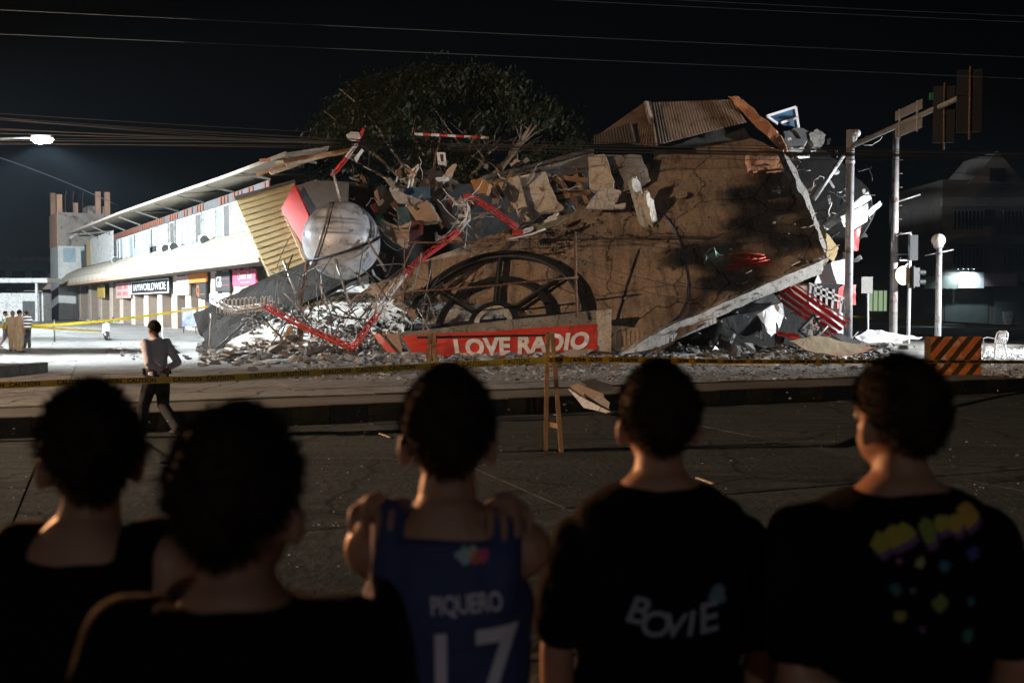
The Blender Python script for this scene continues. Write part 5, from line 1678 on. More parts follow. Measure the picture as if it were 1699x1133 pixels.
# small sign on a thin post
q = P(1440, 560, 46)
ss = thing('street_sign', 'small blank sign on a thin post left of the utility pole', 'sign', (q.x, q.y, .16))
rod('post', [(q.x, q.y, .1), P(1440, 460, 46)], .05, WHITE_S, ss)
MB().box(P(1438.5, 473, 45.9), (.52, .03, .76)).build('board', SBK, ss)
# globe lamp post, unlit
lp = P(1556, 560, 41.0)
gl = thing('globe_lamp', 'unlit white globe lamp on a ribbed post behind the striped barrier', 'lamp post', (lp.x, lp.y, 0))
rod('post', [(lp.x, lp.y, 0), (lp.x, lp.y, 4.15)], [.13, .11], STEEL, gl, 14)
for k in range(22):
    ring(Vector((lp.x, lp.y, 1.9 + k * .1)), Vector((0, 0, 1)), .118, .012, 14, 4).build('rib', STEEL, gl)
gc = P(1557, 399, 41.0)
MB().sphere(gc, .275, 20, 14).build('globe', M('opal_globe', (.62, .58, .52), (.55, .50, .45), 2, .35, bump=0), gl, smooth=True)
MB().lathe([(.10, -.34), (.17, -.30), (.20, -.22), (.12, -.22)], gc, 14).build('collar', STEEL, gl)
rod('cross_bar', [gc + Vector((-.55, 0, -.62)), gc + Vector((.62, 0, -.38))], .02, STEEL, gl)
# striped concrete barrier
bp = G(1580, 641)
BOR = M('barrier_orange', (.85, .26, .045), (.75, .20, .04), 4, .7, bump=.25, c3=(.85, .66, .50), c3s=5)
BBK = M('barrier_black', (.10, .055, .02), (.05, .035, .02), 4, .8, bump=.25)
br = thing('barrier', 'concrete road barrier with orange and black slanted stripes', 'barrier', bp)
MB().hexa([(-.68, -.3, 0), (.68, -.3, 0), (.68, .3, 0), (-.68, .3, 0)], [(-.66, -.2, .22), (.66, -.2, .22), (.66, .2, .22), (-.66, .2, .22)]).build('base', CONC, br, local=True)
MB().box((0, 0, .68), (1.24, .26, .92)).build('body', BBK, br, local=True)


def clip(poly, axis, lim, sign):
    out = []
    for i in range(len(poly)):
        a, b = poly[i], poly[(i + 1) % len(poly)]
        ia, ib = sign * a[axis] <= sign * lim, sign * b[axis] <= sign * lim
        if ia:
            out.append(a)
        if ia != ib:
            f = (lim - a[axis]) / (b[axis] - a[axis])
            out.append((a[0] + (b[0] - a[0]) * f, a[1] + (b[1] - a[1]) * f))
    return out


for k in range(-5, 6):
    x = k * .36
    poly = [(x, .225), (x + .19, .225), (x + .19 + .8, 1.135), (x + .8, 1.135)]
    for ax, lim, sg_ in ((0, .615, 1), (0, -.615, -1)):
        poly = clip(poly, ax, lim, sg_)
        if len(poly) < 3:
            break
    if len(poly) >= 3:
        MB().poly([Vector((p[0], -.136, p[1])) for p in poly], Vector((0, -1, 0)), .006).build('stripe', BOR, br, local=True)
br.rotation_euler = (0, 0, R(8))

# ================================================================== SAWHORSE AND TAPES
SWO = M('sawhorse_wood', (.42, .24, .12), (.30, .17, .09), 6, .8, bump=.3, c3=(.45, .36, .08), c3s=3)
sh = thing('sawhorse', 'wooden sawhorse barricade holding the caution tape', 'barricade', G(815, 752))
for (tx, fa, ba) in ((912, (905, 748), (934, 757)), (716, (706, 752), (728, 760))):
    top = P(tx, 556, 12.5)
    A, B = G(*fa), G(*ba)
    B = B + Vector((0, .35, 0))
    for q, o_ in ((A, -.02), (B, .03)):
        MB().bar(q, top + Vector((o_, 0, .04)), .055, .075, (0, 1, 0)).build('leg', SWO, sh)
    a, b = A.lerp(top, .24), B.lerp(top, .22)
    MB().bar(a, b, .02, .06).build('brace', SWO, sh)
MB().bar(P(692, 560, 12.52), P(917, 556, 12.52), .03, .03).build('top_beam', BLACKP, sh)
MB().bar(P(700, 700, 12.65), P(912, 696, 12.65), .025, .025).build('lower_beam', BLACKP, sh)


def tape(label, pts, wd, every=.44, mat=YEL, text=True, twist=0.0, size=.062):
    """ribbon hung through points with printed words on its near face"""
    pts = [Vector(p) for p in pts]
    t = thing('caution_tape', label, 'tape', pts[0].lerp(pts[-1], .5))
    fine = []
    for i in range(len(pts) - 1):
        L = (pts[i + 1] - pts[i]).length
        n = max(2, int(L / .12))
        for k in range(n + (i == len(pts) - 2)):
            fine.append(pts[i].lerp(pts[i + 1], k / n))
    mb = MB()
    for i, p in enumerate(fine):
        an = twist * noise.noise(Vector((i * .035, 3, 0)))
        d = Vector((0, math.sin(an) * .5 + .01 * math.sin(i * .9), math.cos(an))) * wd / 2
        mb.v += [p + d, p - d, p + d + Vector((0, .003, 0)), p - d + Vector((0, .003, 0))]
    for i in range(len(fine) - 1):
        a = i * 4
        mb.f += [(a, a + 1, a + 5, a + 4), (a + 2, a + 6, a + 7, a + 3), (a, a + 4, a + 6, a + 2), (a + 1, a + 3, a + 7, a + 5)]
    mb.build('ribbon', mat, t)
    if text:
        s, nxt = 0.0, .2
        for i in range(len(fine) - 1):
            L = (fine[i + 1] - fine[i]).length
            s += L
            if s >= nxt:
                nxt += every
                d = (fine[i + 1] - fine[i]).normalized()
                o = bpy.data.objects.new('lettering', CAUT)
                COL.objects.link(o)
                o.parent = t
                c = fine[i] + Vector((0, -.012, 0))
                o.location = c - wloc(t)
                y = Vector((0, 0, 1)) - d * d.z
                y.normalize()
                z = d.cross(y)
                o.rotation_euler = Matrix((d, y, z)).transposed().to_euler()
    return t


CAUT = textmesh('CAUTION', .070, bold=.0015, spacing=1.05)
CAUT.materials.append(INK)
tA = P(908, 597, 12.38)
tape('yellow caution tape stretched from the left edge to the sawhorse', [P(-120, 645, 11.2), P(120, 634, 11.6), P(330, 629, 11.9), P(560, 616, 12.15), P(720, 607, 12.3), tA], .078, twist=.25)
tape('yellow caution tape stretched from the sawhorse to the right edge', [tA + Vector((.02, -.02, 0)), P(1030, 597, 13.6), P(1220, 600, 16.0), P(1450, 600, 19.2), P(1600, 600, 21.4), P(1760, 601, 23.5)], .078, twist=.5)
tape('thin yellow tape across the lit street before the arcade', [P(-30, 543, 41), P(30, 541.5, 42), P(100, 538.5, 45), P(180, 532, 49), P(260, 522, 54), P(345, 509, 60)], .12, text=False)
tape('second thin yellow tape sagging to the motorbike', [P(50, 542, 42), P(100, 546, 45), P(168, 549, 51)], .09, text=False)
tape('far yellow tape behind the signal poles', [P(1408, 524, 52), P(1450, 528, 54), P(1530, 533, 56), P(1610, 537, 57), P(1740, 543, 58)], .11, text=False)
for (x, y0, y1, D, lab) in ((90, 531, 543, 46.5, 'thin stake with a weight holding the tape on the lit street'), (269, 527, 572, 50.5, 'slender white stake in the lit street behind the walking man')):
    b, tt = P(x, y0, D), P(x, y0, D)
    t = thing('stake', lab, 'stake', (b.x, b.y, 0))
    rod('rod', [(b.x, b.y, 0), (b.x, b.y, b.z)], .035, WHITE_S if x > 200 else BLACKM, t)
    MB().lathe([(0, .12), (.12, .1), (.16, 0)], (b.x, b.y, 0), 10).build('foot', CONC, t)

# ================================================================== OVERHEAD WIRES
def wire(name, label, a, m, b, rad, mat=CABLE, group=None):
    A, Mi, B = P(*a), P(*m), P(*b)
    pts = []
    for i in range(25):
        f = -0.25 + 1.5 * i / 24
        pts.append(A * (2 * (f - .5) * (f - 1)) + Mi * (4 * f * (1 - f)) + B * (2 * f * (f - .5)))
    return rod(name, pts, rad, mat, None, 4, label=label, cat='wire', group=group)


wire('overhead_wire', 'upper of the two long pale wires crossing the whole night sky', (0, 17, 24), (850, 57, 25.5), (1699, 95, 27), .009, WIREM)
wire('overhead_wire', 'lower of the two long pale wires crossing the whole night sky', (0, 57, 24), (850, 94, 25.5), (1699, 131, 27), .009, WIREM)
wire('overhead_wire', 'higher short pale wire in the top right corner', (900, -12, 26), (1300, 9, 27), (1699, 27, 28), .008, WIREM)
wire('overhead_wire', 'lower short pale wire in the top right corner', (920, 0, 26), (1300, 19, 27), (1699, 37, 28), .008, WIREM)
q = random.Random(3)
for i in range(13):
    dy = q.uniform(-8, 12)
    wire('cable_strand', 'dark cable in the sagging bundle across the wreck', (0, 188 + i * 4.5 + q.uniform(-8, 8), 27), (850, 238 + dy + q.uniform(-6, 8), 27), (1699, 256 + dy * .5 + q.uniform(-3, 3), 27), q.choice((.004, .006, .008, .011)), CABLE if i % 3 else M('dull_cable', (.045, .045, .045), rough=.5, bump=0), 'dark cable bundle')
wire('overhead_wire', 'wire slanting from the lit lamp down to the stair tower', (0, 262, 60), (90, 295, 70), (165, 327, 84), .03, WIREM)
wire('overhead_wire', 'faint wire in front of the dormers at right', (1500, 276, 70), (1600, 288, 74), (1720, 300, 78), .02, WIREM)
for X, lab in ((-36, 'concrete electric pole beyond the left edge of the view'), (36, 'concrete electric pole beyond the right edge of the view')):
    t = thing('electric_pole', lab, 'pole', (X, 27, 0))
    rod('post', [(X, 27, 0), (X, 27, 12)], [.2, .13], CONC, t, 10)
    MB().box((X, 26.9, 9.4), (1.6, .12, .12)).build('cross_arm', WOOD, t)

# ================================================================== TREES
def tree(label, base, top, crown_r, crown_h, clumps, leaves, seed, leaf=.22, name='rain_tree', trunk_r=.5, fork=.45, shell=True, clump=.13):
    q = random.Random(seed)
    base = Vector(base)
    t = thing(name, label, 'tree', base)
    H = top
    mb = MB()
    fk = base + Vector((0, 0, H * fork))
    mb.tube([base, base + Vector((.1, 0, H * fork * .5)), fk], [trunk_r, trunk_r * .8, trunk_r * .7], 9)
    tips = []
    nl = 13
    for i in range(nl):
        a = 2 * math.pi * i / nl + q.uniform(-.3, .3)
        rr_ = crown_r * q.uniform(.5, .88)
        e = fk + Vector((math.cos(a) * rr_, math.sin(a) * rr_ * .8, (H - crown_h * .45 - H * fork) * q.uniform(.6, 1.0)))
        mid = fk.lerp(e, .5) + Vector((q.uniform(-.5, .5), q.uniform(-.5, .5), -.3 * q.random()))
        mb.tube([fk, mid, e], [trunk_r * .42, trunk_r * .26, trunk_r * .10], 6)
        for k in range(4):
            s0 = mid.lerp(e, q.random())
            e2 = s0 + Vector((q.uniform(-1, 1), q.uniform(-1, 1), q.uniform(.3, 1.1))) * crown_r * .28
            mb.tube([s0, s0.lerp(e2, .5) + Vector((q.uniform(-.2, .2), 0, .1)), e2], [trunk_r * .13, trunk_r * .08, trunk_r * .03], 5)
            tips.append(e2)
    mb.build('trunk', BARK, t, smooth=True)
    vs, fs = [], []
    cz = H - crown_h
    for c in range(clumps):
        a = q.uniform(0, 6.283)
        rad = math.sqrt(q.random())
        dome = math.sqrt(max(0, 1 - rad ** 2.6))
        if shell and q.random() < .75:
            z = cz + crown_h * (dome * .92 + .02)
        else:
            z = cz + crown_h * dome * q.uniform(-.1, .8)
        cc = base + Vector((math.cos(a) * rad * crown_r, math.sin(a) * rad * crown_r * .85, z + q.uniform(-.3, .2) * crown_h * .2))
        cr = q.uniform(.55, 1.25) * crown_r * clump
        for l in range(leaves // clumps):
            v = Vector((q.gauss(0, 1), q.gauss(0, 1), q.gauss(0, .55)))
            p = cc + v * cr * .62
            d1 = Vector((q.gauss(0, 1), q.gauss(0, 1), q.gauss(0, 1))).normalized()
            d2 = d1.orthogonal().normalized()
            s = leaf * q.uniform(.6, 1.3)
            b = len(vs)
            vs += [p - d1 * s, p + d2 * s * .45, p + d1 * s, p - d2 * s * .45]
            fs.append((b, b + 1, b + 2, b + 3))
    me = bpy.data.meshes.new('crown')
    c = base
    me.from_pydata([v - c for v in vs], [], fs)
    me.materials.append(LEAF)
    o = bpy.data.objects.new('crown', me)
    COL.objects.link(o)
    o.parent = t
    return t


tb = P(745, 400, 60)
tree('large spreading rain tree behind the collapsed building', (tb.x, 60, 0), 15.6, 8.3, 7.0, 170, 26000, 4, leaf=.17, clump=.12)
tree('slender street tree beyond the left edge of the view', (-13.75, 18.15, 0), 8.95, .60, 1.95, 40, 5200, 9, leaf=.12, clump=.32, name='street_tree', trunk_r=.10, fork=.6)

# ================================================================== PEOPLE
SKIN = M('skin', (.34, .185, .115), (.28, .15, .095), 9, .55, bump=.05)
HAIR = M('black_hair', (.014, .010, .008), (.022, .015, .011), 20, .8, bump=0, spec=.15)
GHAIR = M('grey_hair', (.16, .15, .14), (.10, .095, .09), 20, .6, bump=0)
BLKCLOTH = M('black_cotton', (.0045, .0045, .005), (.007, .007, .0075), 8, .95, bump=.2, bscale=25, spec=.06)
NAVY = M('navy_mesh_jersey', (.022, .042, .135), (.016, .03, .10), 5, .75, bump=.2, bscale=12)
KHAKI = M('khaki_uniform', (.36, .33, .26), (.29, .265, .21), 5, .85, bump=.2)
SHIRTW = M('lavender_shirt', (.84, .81, .88), (.74, .71, .79), 5, .8, bump=.25)
TROUS = M('dark_trousers', (.018, .018, .022), (.028, .028, .032), 5, .85, bump=.2)
SHOE = M('dark_shoe', (.02, .018, .016), rough=.4, bump=.05)


def finish(mb, name, mat, parent, voxel, smooth=4, subtract=None):
    me = bpy.data.meshes.new(name)
    me.from_pydata([v for v in mb.v], [], mb.f)
    tmp = bpy.data.objects.new('tmp', me)
    TSC.collection.objects.link(tmp)
    m = tmp.modifiers.new('r', 'REMESH')
    m.mode = 'VOXEL'
    m.voxel_size = voxel
    s = tmp.modifiers.new('s', 'SMOOTH')
    s.factor, s.iterations = .5, smooth
    TSC.view_layers[0].update()
    dg = TSC.view_layers[0].depsgraph
    out = bpy.data.meshes.new_from_object(tmp.evaluated_get(dg))
    bpy.data.objects.remove(tmp)
    out.name = name
    out.materials.clear()
    out.materials.append(mat)
    out.shade_smooth()
    o = bpy.data.objects.new(name, out)
    COL.objects.link(o)
    if parent is not None:
        o.parent = parent
        off = wloc(parent)
        out.transform(Matrix.Translation(-off))
    return o


def limb(mb, pts, rad, n=12):
    for i in range(len(pts) - 1):
        a, b = Vector(pts[i]), Vector(pts[i + 1])
        mb.tube([a, b], [rad[i], rad[i + 1]], n)
    for p, r_ in zip(pts, rad):
        mb.sphere(p, r_ * 1.0, n, 8)


def ell(mb, c, r_, rot=None, n=16):
    b = len(mb.v)
    mb.sphere((0, 0, 0), 1.0, n, 10, r_)
    for i in range(b, len(mb.v)):
        v = mb.v[i]
        if rot is not None:
            v = rot @ v
        mb.v[i] = Vector(c) + v


def loft(mb, rings, n=20):
    b = len(mb.v)
    for (c, rx, ry, rz_) in rings:
        for k in range(n):
            a = 2 * math.pi * k / n
            ca, sa = math.cos(a), math.sin(a)
            v = Vector((rx * math.copysign(abs(ca) ** .8, ca), ry * math.copysign(abs(sa) ** .8, sa), 0))
            mb.v.append(Vector(c) + Matrix.Rotation(rz_, 3, 'Z') @ v)
    m = len(rings)
    for i in range(m - 1):
        for k in range(n):
            a, c_ = b + i * n + k, b + i * n + (k + 1) % n
            mb.f.append((a, c_, c_ + n, a + n))
    mb.f.append(tuple(b + k for k in range(n))[::-1])
    mb.f.append(tuple(b + (m - 1) * n + k for k in range(n)))


def hand(mb, wrist, knuckle, side, nrm, k=1.0, curl=.5):
    """palm with four fingers and a thumb; side = unit vector toward the thumb, nrm = palm normal"""
    w_, kn = Vector(wrist), Vector(knuckle)
    d = (kn - w_).normalized()
    side = (Vector(side) - d * Vector(side).dot(d)).normalized()
    nrm = Vector(nrm).normalized()
    limb(mb, [w_, w_.lerp(kn, .5), kn], [.026 * k, .030 * k, .030 * k])
    for s_ in (-.022, .0, .022):
        limb(mb, [w_ + side * s_ * .6, kn + side * s_ * k], [.020 * k, .017 * k], 10)
    for i, (off, L) in enumerate(((.037, .066), (.0125, .075), (-.012, .070), (-.036, .056))):
        a = kn + side * off * k
        b = a + (d * .9 + nrm * curl * .35).normalized() * L * .45 * k
        c = b + (d * (1 - curl * .6) + nrm * curl * 1.0).normalized() * L * .35 * k
        e = c + (d * (1 - curl) + nrm * curl * 1.5).normalized() * L * .3 * k
        limb(mb, [a, b, c, e], [.0090 * k, .0083 * k, .0078 * k, .0068 * k], 8)
    a = w_ + d * .03 * k + side * .028 * k
    b = a + (d * .6 + side * .6 + nrm * .2).normalized() * .04 * k
    c = b + (d * .9 + side * .15 + nrm * .3).normalized() * .032 * k
    limb(mb, [a, b, c], [.013 * k, .011 * k, .009 * k], 8)


def person(label, base, H, yaw=0.0, shz=.812, group=None, voxel=.012, head_yaw=0.0, head_tilt=0.0, top='tee', topmat=None, legmat=None, hairmat=None, wide=1.0,
           legs=None, arms=None, hands=True, lean=0.0, hairy=1.0, shorts=False, belt=None, strands=900, face=True, shoes=SHOE, bodyw=1.0, headk=1.0):
    base = Vector(base)
    t = thing('person', label, 'person', base, 0, group)
    k = H / 1.65
    Rz = Matrix.Rotation(yaw, 3, 'Z')

    def W(x, y, z):       # person space (faces +Y) to world, with forward lean above the hips
        ln = max(0, z - .52 * H) * math.tan(lean)
        return base + Rz @ Vector((x, y + ln, z))
    sw = .158 * k * wide
    torso = [(.50, .150, .100, 0), (.55, .158, .105, 0), (.61, .140, .096, 0), (.68, .148, .102, 0), (.74, .160, .108, -.005), (.79, .163, .098, -.012), (.822, .140, .082, -.018), (.845, .085, .066, -.02), (.862, .056, .056, -.018)]
    # ---- skin
    mb = MB()
    loft(mb, [(W(0, cy * k, z * H), rx * k * wide * .97, ry * k * bodyw * .97, yaw) for z, rx, ry, cy in torso])
    hz = H - .118 * k * headk
    hc = W(0, .012 * k, hz)
    HR = Matrix.Rotation(yaw + head_yaw, 3, 'Z') @ Matrix.Rotation(head_tilt, 3, 'X')
    hk = k * headk
    limb(mb, [W(0, -.02 * k, .835 * H), hc + Vector((0, 0, -.09 * hk)) + HR @ Vector((0, -.015, 0))], [.060 * k, .054 * k])
    ell(mb, hc + HR @ Vector((0, -.012 * hk, .012 * hk)), (.072 * hk, .090 * hk, .098 * hk), HR)
    ell(mb, hc + HR @ Vector((0, .022 * hk, -.045 * hk)), (.056 * hk, .066 * hk, .062 * hk), HR)
    if face:
        ell(mb, hc + HR @ Vector((0, .092 * hk, -.028 * hk)), (.013 * hk, .018 * hk, .022 * hk), HR, 8)
        ell(mb, hc + HR @ Vector((0, .078 * hk, -.072 * hk)), (.024 * hk, .012 * hk, .010 * hk), HR, 8)
        ell(mb, hc + HR @ Vector((0, .076 * hk, .018 * hk)), (.05 * hk, .012 * hk, .012 * hk), HR, 8)
    for s_ in (-1, 1):
        ell(mb, hc + HR @ Vector((s_ * .080 * hk, -.006 * hk, -.022 * hk)), (.014 * hk, .021 * hk, .034 * hk), HR @ Matrix.Rotation(s_ * .35, 3, 'Z'), 10)
    A = {}
    for s_, nm in ((-1, 'L'), (1, 'R')):
        if arms and nm in arms:
            sh_, el_, wr_ = arms[nm]['pts']
            sh_, el_, wr_ = [Vector(q) if arms[nm].get('world') else W(*q) for q in (sh_, el_, wr_)]
        else:
            sh_, el_, wr_ = W(s_ * sw, -.015, shz * H), W(s_ * (sw + .045 * k), -.03, .635 * H), W(s_ * (sw + .035 * k), .05, .487 * H)
        A[nm] = (sh_, el_, wr_)
        limb(mb, [sh_, sh_.lerp(el_, .5), el_, el_.lerp(wr_, .3), wr_], [.056 * k, .046 * k, .037 * k, .039 * k, .026 * k])
        if hands:
            d = (wr_ - el_).normalized()
            if arms and nm in arms and 'hand' in arms[nm]:
                hd = arms[nm]['hand']
                hand(mb, wr_, hd[0], hd[1], hd[2], k, hd[3])
            else:
                hand(mb, wr_, wr_ + d * .085 * k, Rz @ Vector((0, 1, .2)), Rz @ Vector((-s_, 0, 0)), k, .45)
    if legs is None:
        legs = [((-.085, 0, .50), (-.09, .02, .28), (-.095, -.02, .045)), ((.085, 0, .50), (.09, .02, .28), (.095, -.02, .045))]
    LG = []
    for lg in legs:
        pts = [W(x * k, y * k, z * H) for x, y, z in lg]
        LG.append(pts)
        limb(mb, [pts[0], pts[0].lerp(pts[1], .5), pts[1], pts[1].lerp(pts[2], .35), pts[2]], [.082 * k, .070 * k, .050 * k, .052 * k, .034 * k])
        if len(lg) > 2:
            f = Rz @ Vector((0, 1, 0))
            limb(mb, [pts[2] - f * .03 * k + Vector((0, 0, -.02)), pts[2] + f * .13 * k + Vector((0, 0, -.035 * k))], [.034 * k, .026 * k])
    body = finish(mb, 'body', SKIN, t, voxel, 4 if voxel > .006 else 2)
    # ---- eyes
    if face and strands:
        for s_ in (-1, 1):
            o = MB().sphere(hc + HR @ Vector((s_ * .030 * hk, .073 * hk, .002 * hk)), .010 * hk, 8, 6).build('eye', M('eye_white', (.6, .58, .55), rough=.2, bump=0), t, smooth=True)
    # ---- top
    if topmat:
        mb = MB()
        inf = .012 * k
        if top == 'tee':
            loft(mb, [(W(0, cy * k, z * H), rx * k * wide + inf * (1.6 if z < .7 else 1.1), ry * k * bodyw + inf * (1.6 if z < .7 else 1.1), yaw) for z, rx, ry, cy in torso[:-1]])
            for nm in ('L', 'R'):
                sh_, el_, wr_ = A[nm]
                e = sh_.lerp(el_, .72)
                limb(mb, [sh_, sh_.lerp(el_, .4), e], [.062 * k, .066 * k, .066 * k])
                limb(mb, [W(0, -.015, .80 * H), sh_], [.075 * k, .062 * k])
        elif top == 'long':
            loft(mb, [(W(0, cy * k, z * H), rx * k * wide + inf, ry * k * bodyw + inf, yaw) for z, rx, ry, cy in torso])
            for nm in ('L', 'R'):
                sh_, el_, wr_ = A[nm]
                limb(mb, [sh_, sh_.lerp(el_, .5), el_, wr_.lerp(el_, .1)], [.068 * k, .060 * k, .052 * k, .040 * k])
        else:   # sleeveless
            loft(mb, [(W(0, cy * k, z * H), rx * k * wide * (1 if z < .76 else .80) + inf, ry * k * bodyw + inf, yaw) for z, rx, ry, cy in torso[:-2]])
            for s_ in (-1, 1):
                limb(mb, [W(s_ * .105 * k * wide, -.085 * k, .76 * H), W(s_ * .105 * k * wide, -.075 * k, .80 * H), W(s_ * .108 * k * wide, -.04 * k, .838 * H), W(s_ * .105 * k * wide, .04 * k, .832 * H), W(s_ * .10 * k * wide, .09 * k, .77 * H)], [.036 * k] * 5)
        sh_o = finish(mb, 'shirt' if top != 'tank' else 'jersey', topmat, t, voxel)
        nrm_ = [v.normal.copy() for v in sh_o.data.vertices]
        for v, n_ in zip(sh_o.data.vertices, nrm_):
            q = (v.co + base) * 6
            v.co += n_ * (noise.noise(Vector((q.x, q.y, q.z * .6))) * .006 + abs(noise.noise(Vector((q.x * 1.1 + q.z * .7, q.y, q.z * 1.6 - q.x * .6)))) * .012)
    else:
        sh_o = None
    # ---- trousers
    if legmat:
        mb = MB()
        loft(mb, [(W(0, cy * k, z * H), rx * k * wide + .010, ry * k * bodyw + .010, yaw) for z, rx, ry, cy in [(.475, .14, .10, 0), (.50, .155, .108, 0), (.545, .160, .108, 0), (.59, .146, .10, 0)]])
        for pts in LG:
            e = pts[1].lerp(pts[0], .15) if shorts else pts[2] + Vector((0, 0, .03))
            if shorts:
                limb(mb, [pts[0], pts[0].lerp(e, .5), e], [.098 * k, .09 * k, .085 * k])
            else:
                limb(mb, [pts[0], pts[0].lerp(pts[1], .5), pts[1], pts[1].lerp(e, .5), e], [.104 * k, .098 * k, .082 * k, .078 * k, .074 * k])
        finish(mb, 'trousers' if not shorts else 'shorts', legmat, t, voxel)
    for lg, pts in zip(legs, LG):
        f = Rz @ Vector((0, 1, 0))
        mb = MB()
        limb(mb, [pts[2] - f * .045 * k + Vector((0, 0, -.008)), pts[2] + f * .05 * k + Vector((0, 0, -.025 * k)), pts[2] + f * .15 * k + Vector((0, 0, -.034 * k))], [.042 * k, .042 * k, .034 * k])
        finish(mb, 'shoe', shoes, t, max(voxel, .01))
    if belt:
        mb = MB()
        n = 28
        for i in range(n + 1):
            a = 2 * math.pi * i / n
            for dz in (0, .045):
                mb.v.append(W((.150 * wide + .024) * k * math.cos(a), (.100 + .024) * k * math.sin(a), .575 * H + dz))
        for i in range(n):
            mb.f.append((2 * i, 2 * i + 2, 2 * i + 3, 2 * i + 1))
        mb.build('belt', belt, t)
        for a in (-2.2, -1.2, -.4, 2.8):
            MB().box(W(.178 * k * math.cos(a), .13 * k * math.sin(a), .575 * H), (.05, .05, .09), Matrix.Rotation(a + yaw, 3, 'Z')).build('pouch', BLACKP, t)
    # ---- hair: cap and strands
    if hairmat:
        q = random.Random(int(abs(base.x) * 971) + 5)
        cap = MB()
        nu, nv = 52, 36
        rx, ry, rzz = .0865 * hk, .104 * hk, .116 * hk
        idx = {}
        for j in range(nv + 1):
            th = math.pi * j / nv
            for i in range(nu):
                ph = 2 * math.pi * i / nu
                d = Vector((math.sin(th) * math.cos(ph), math.sin(th) * math.sin(ph), math.cos(th)))
                front = max(0, d.y)
                lowlim = -.46 + .9 * front ** .7 - .30 * max(0, -d.y) + .22 * min(1, max(0, (abs(d.x) - .62) / .3))
                edge = min(1, max(0, (d.z - lowlim) * 4))
                if d.z < lowlim - .12:
                    continue
                nz = 1 + hairy * (.035 * noise.noise(d * 3.1 + base) + .022 * noise.noise(d * 6 + base))
                f = (.86 + .14 * edge) * nz * (1 + .05 * hairy * max(0, d.z))
                idx[i, j] = len(cap.v)
                tp_ = 1 - .40 * (max(0, .12 - d.z) / .8) ** 1.15
                cap.v.append(hc + HR @ (Vector((d.x * rx * tp_, d.y * ry * (.5 + .5 * tp_) - .012 * hk, d.z * rzz + .006 * hk)) * f))
        for j in range(nv):
            for i in range(nu):
                i2 = (i + 1) % nu
                ks = [(i, j), (i, j + 1), (i2, j + 1), (i2, j)]
                if all(x in idx for x in ks):
                    cap.f.append(tuple(idx[x] for x in ks))
        surf = list(cap.v)
        quads = list(cap.f)
        for _ in range(strands):
            a_, b_, c_, d_ = q.choice(quads)
            p = surf[a_].lerp(surf[b_], q.random()).lerp(surf[d_].lerp(surf[c_], q.random()), q.random())
            n_ = (p - hc).normalized()
            dn = Vector((q.gauss(0, .5), q.gauss(0, .5), q.gauss(-.35, .5)))
            d = (n_ * q.uniform(.35, .9) + dn * .6).normalized()
            L = q.uniform(.008, .022) * hk * hairy
            sd_ = d.orthogonal().normalized() * .0016 * hk
            b = len(cap.v)
            cap.v += [p - sd_ - n_ * .004, p + sd_ - n_ * .004, p + d * L + Vector((0, 0, -.003))]
            cap.f.append((b, b + 1, b + 2))
        cap.build('hair', hairmat, t, smooth=True)
    return t, sh_o, body


def print_on(t, sh_o, me, cx, cz, mat, ykeep=.004, name='lettering', rot=0.0, width=None):
    """lay flat artwork (x, y in metres) onto the back of a garment, following its surface"""
    off = wloc(t)
    bvh = BVHTree.FromPolygons([v.co + off for v in sh_o.data.vertices], [p.vertices[:] for p in sh_o.data.polygons])
    if width:
        xs_ = [v.co.x for v in me.vertices]
        f_ = width / (max(xs_) - min(xs_))
        for v in me.vertices:
            v.co.x *= f_
    bm = bmesh.new()
    bm.from_mesh(me)
    for _ in range(2):
        L = [e for e in bm.edges if e.calc_length() > .02]
        if L:
            bmesh.ops.subdivide_edges(bm, edges=L, cuts=1)
            bmesh.ops.triangulate(bm, faces=[f for f in bm.faces if len(f.verts) > 3])
    for v in bm.verts:
        c, s_ = math.cos(rot), math.sin(rot)
        x, y = v.co.x * c - v.co.y * s_, v.co.x * s_ + v.co.y * c
        wx, wz = cx + x, cz + y
        hit = bvh.ray_cast(Vector((wx, -1.0 + off.y, wz)), Vector((0, 1, 0)))
        yy = hit[0].y if hit[0] is not None else off.y - .1
        v.co = Vector((wx, yy - ykeep - max(0, v.co.z) * .6, wz)) - off
    bm.to_mesh(me)
    bm.free()
    me.materials.clear()
    me.materials.append(mat)
    o = bpy.data.objects.new(name, me)
    COL.objects.link(o)
    o.parent = t
    return o


def blotch(seed, r_, n=11):
    q = random.Random(seed)
    me = bpy.data.meshes.new('print')
    vs = [(r_ * q.uniform(.55, 1.15) * math.cos(2 * math.pi * i / n), r_ * q.uniform(.55, 1.15) * math.sin(2 * math.pi * i / n), 0) for i in range(n)]
    me.from_pydata(vs, [], [tuple(range(n))])
    return me


FZ = .15


def crowd(px, top_y, D, **kw):
    p = P(px, top_y, D)
    return dict(base=(p.x, D, FZ), H=p.z - FZ - .012, **kw)


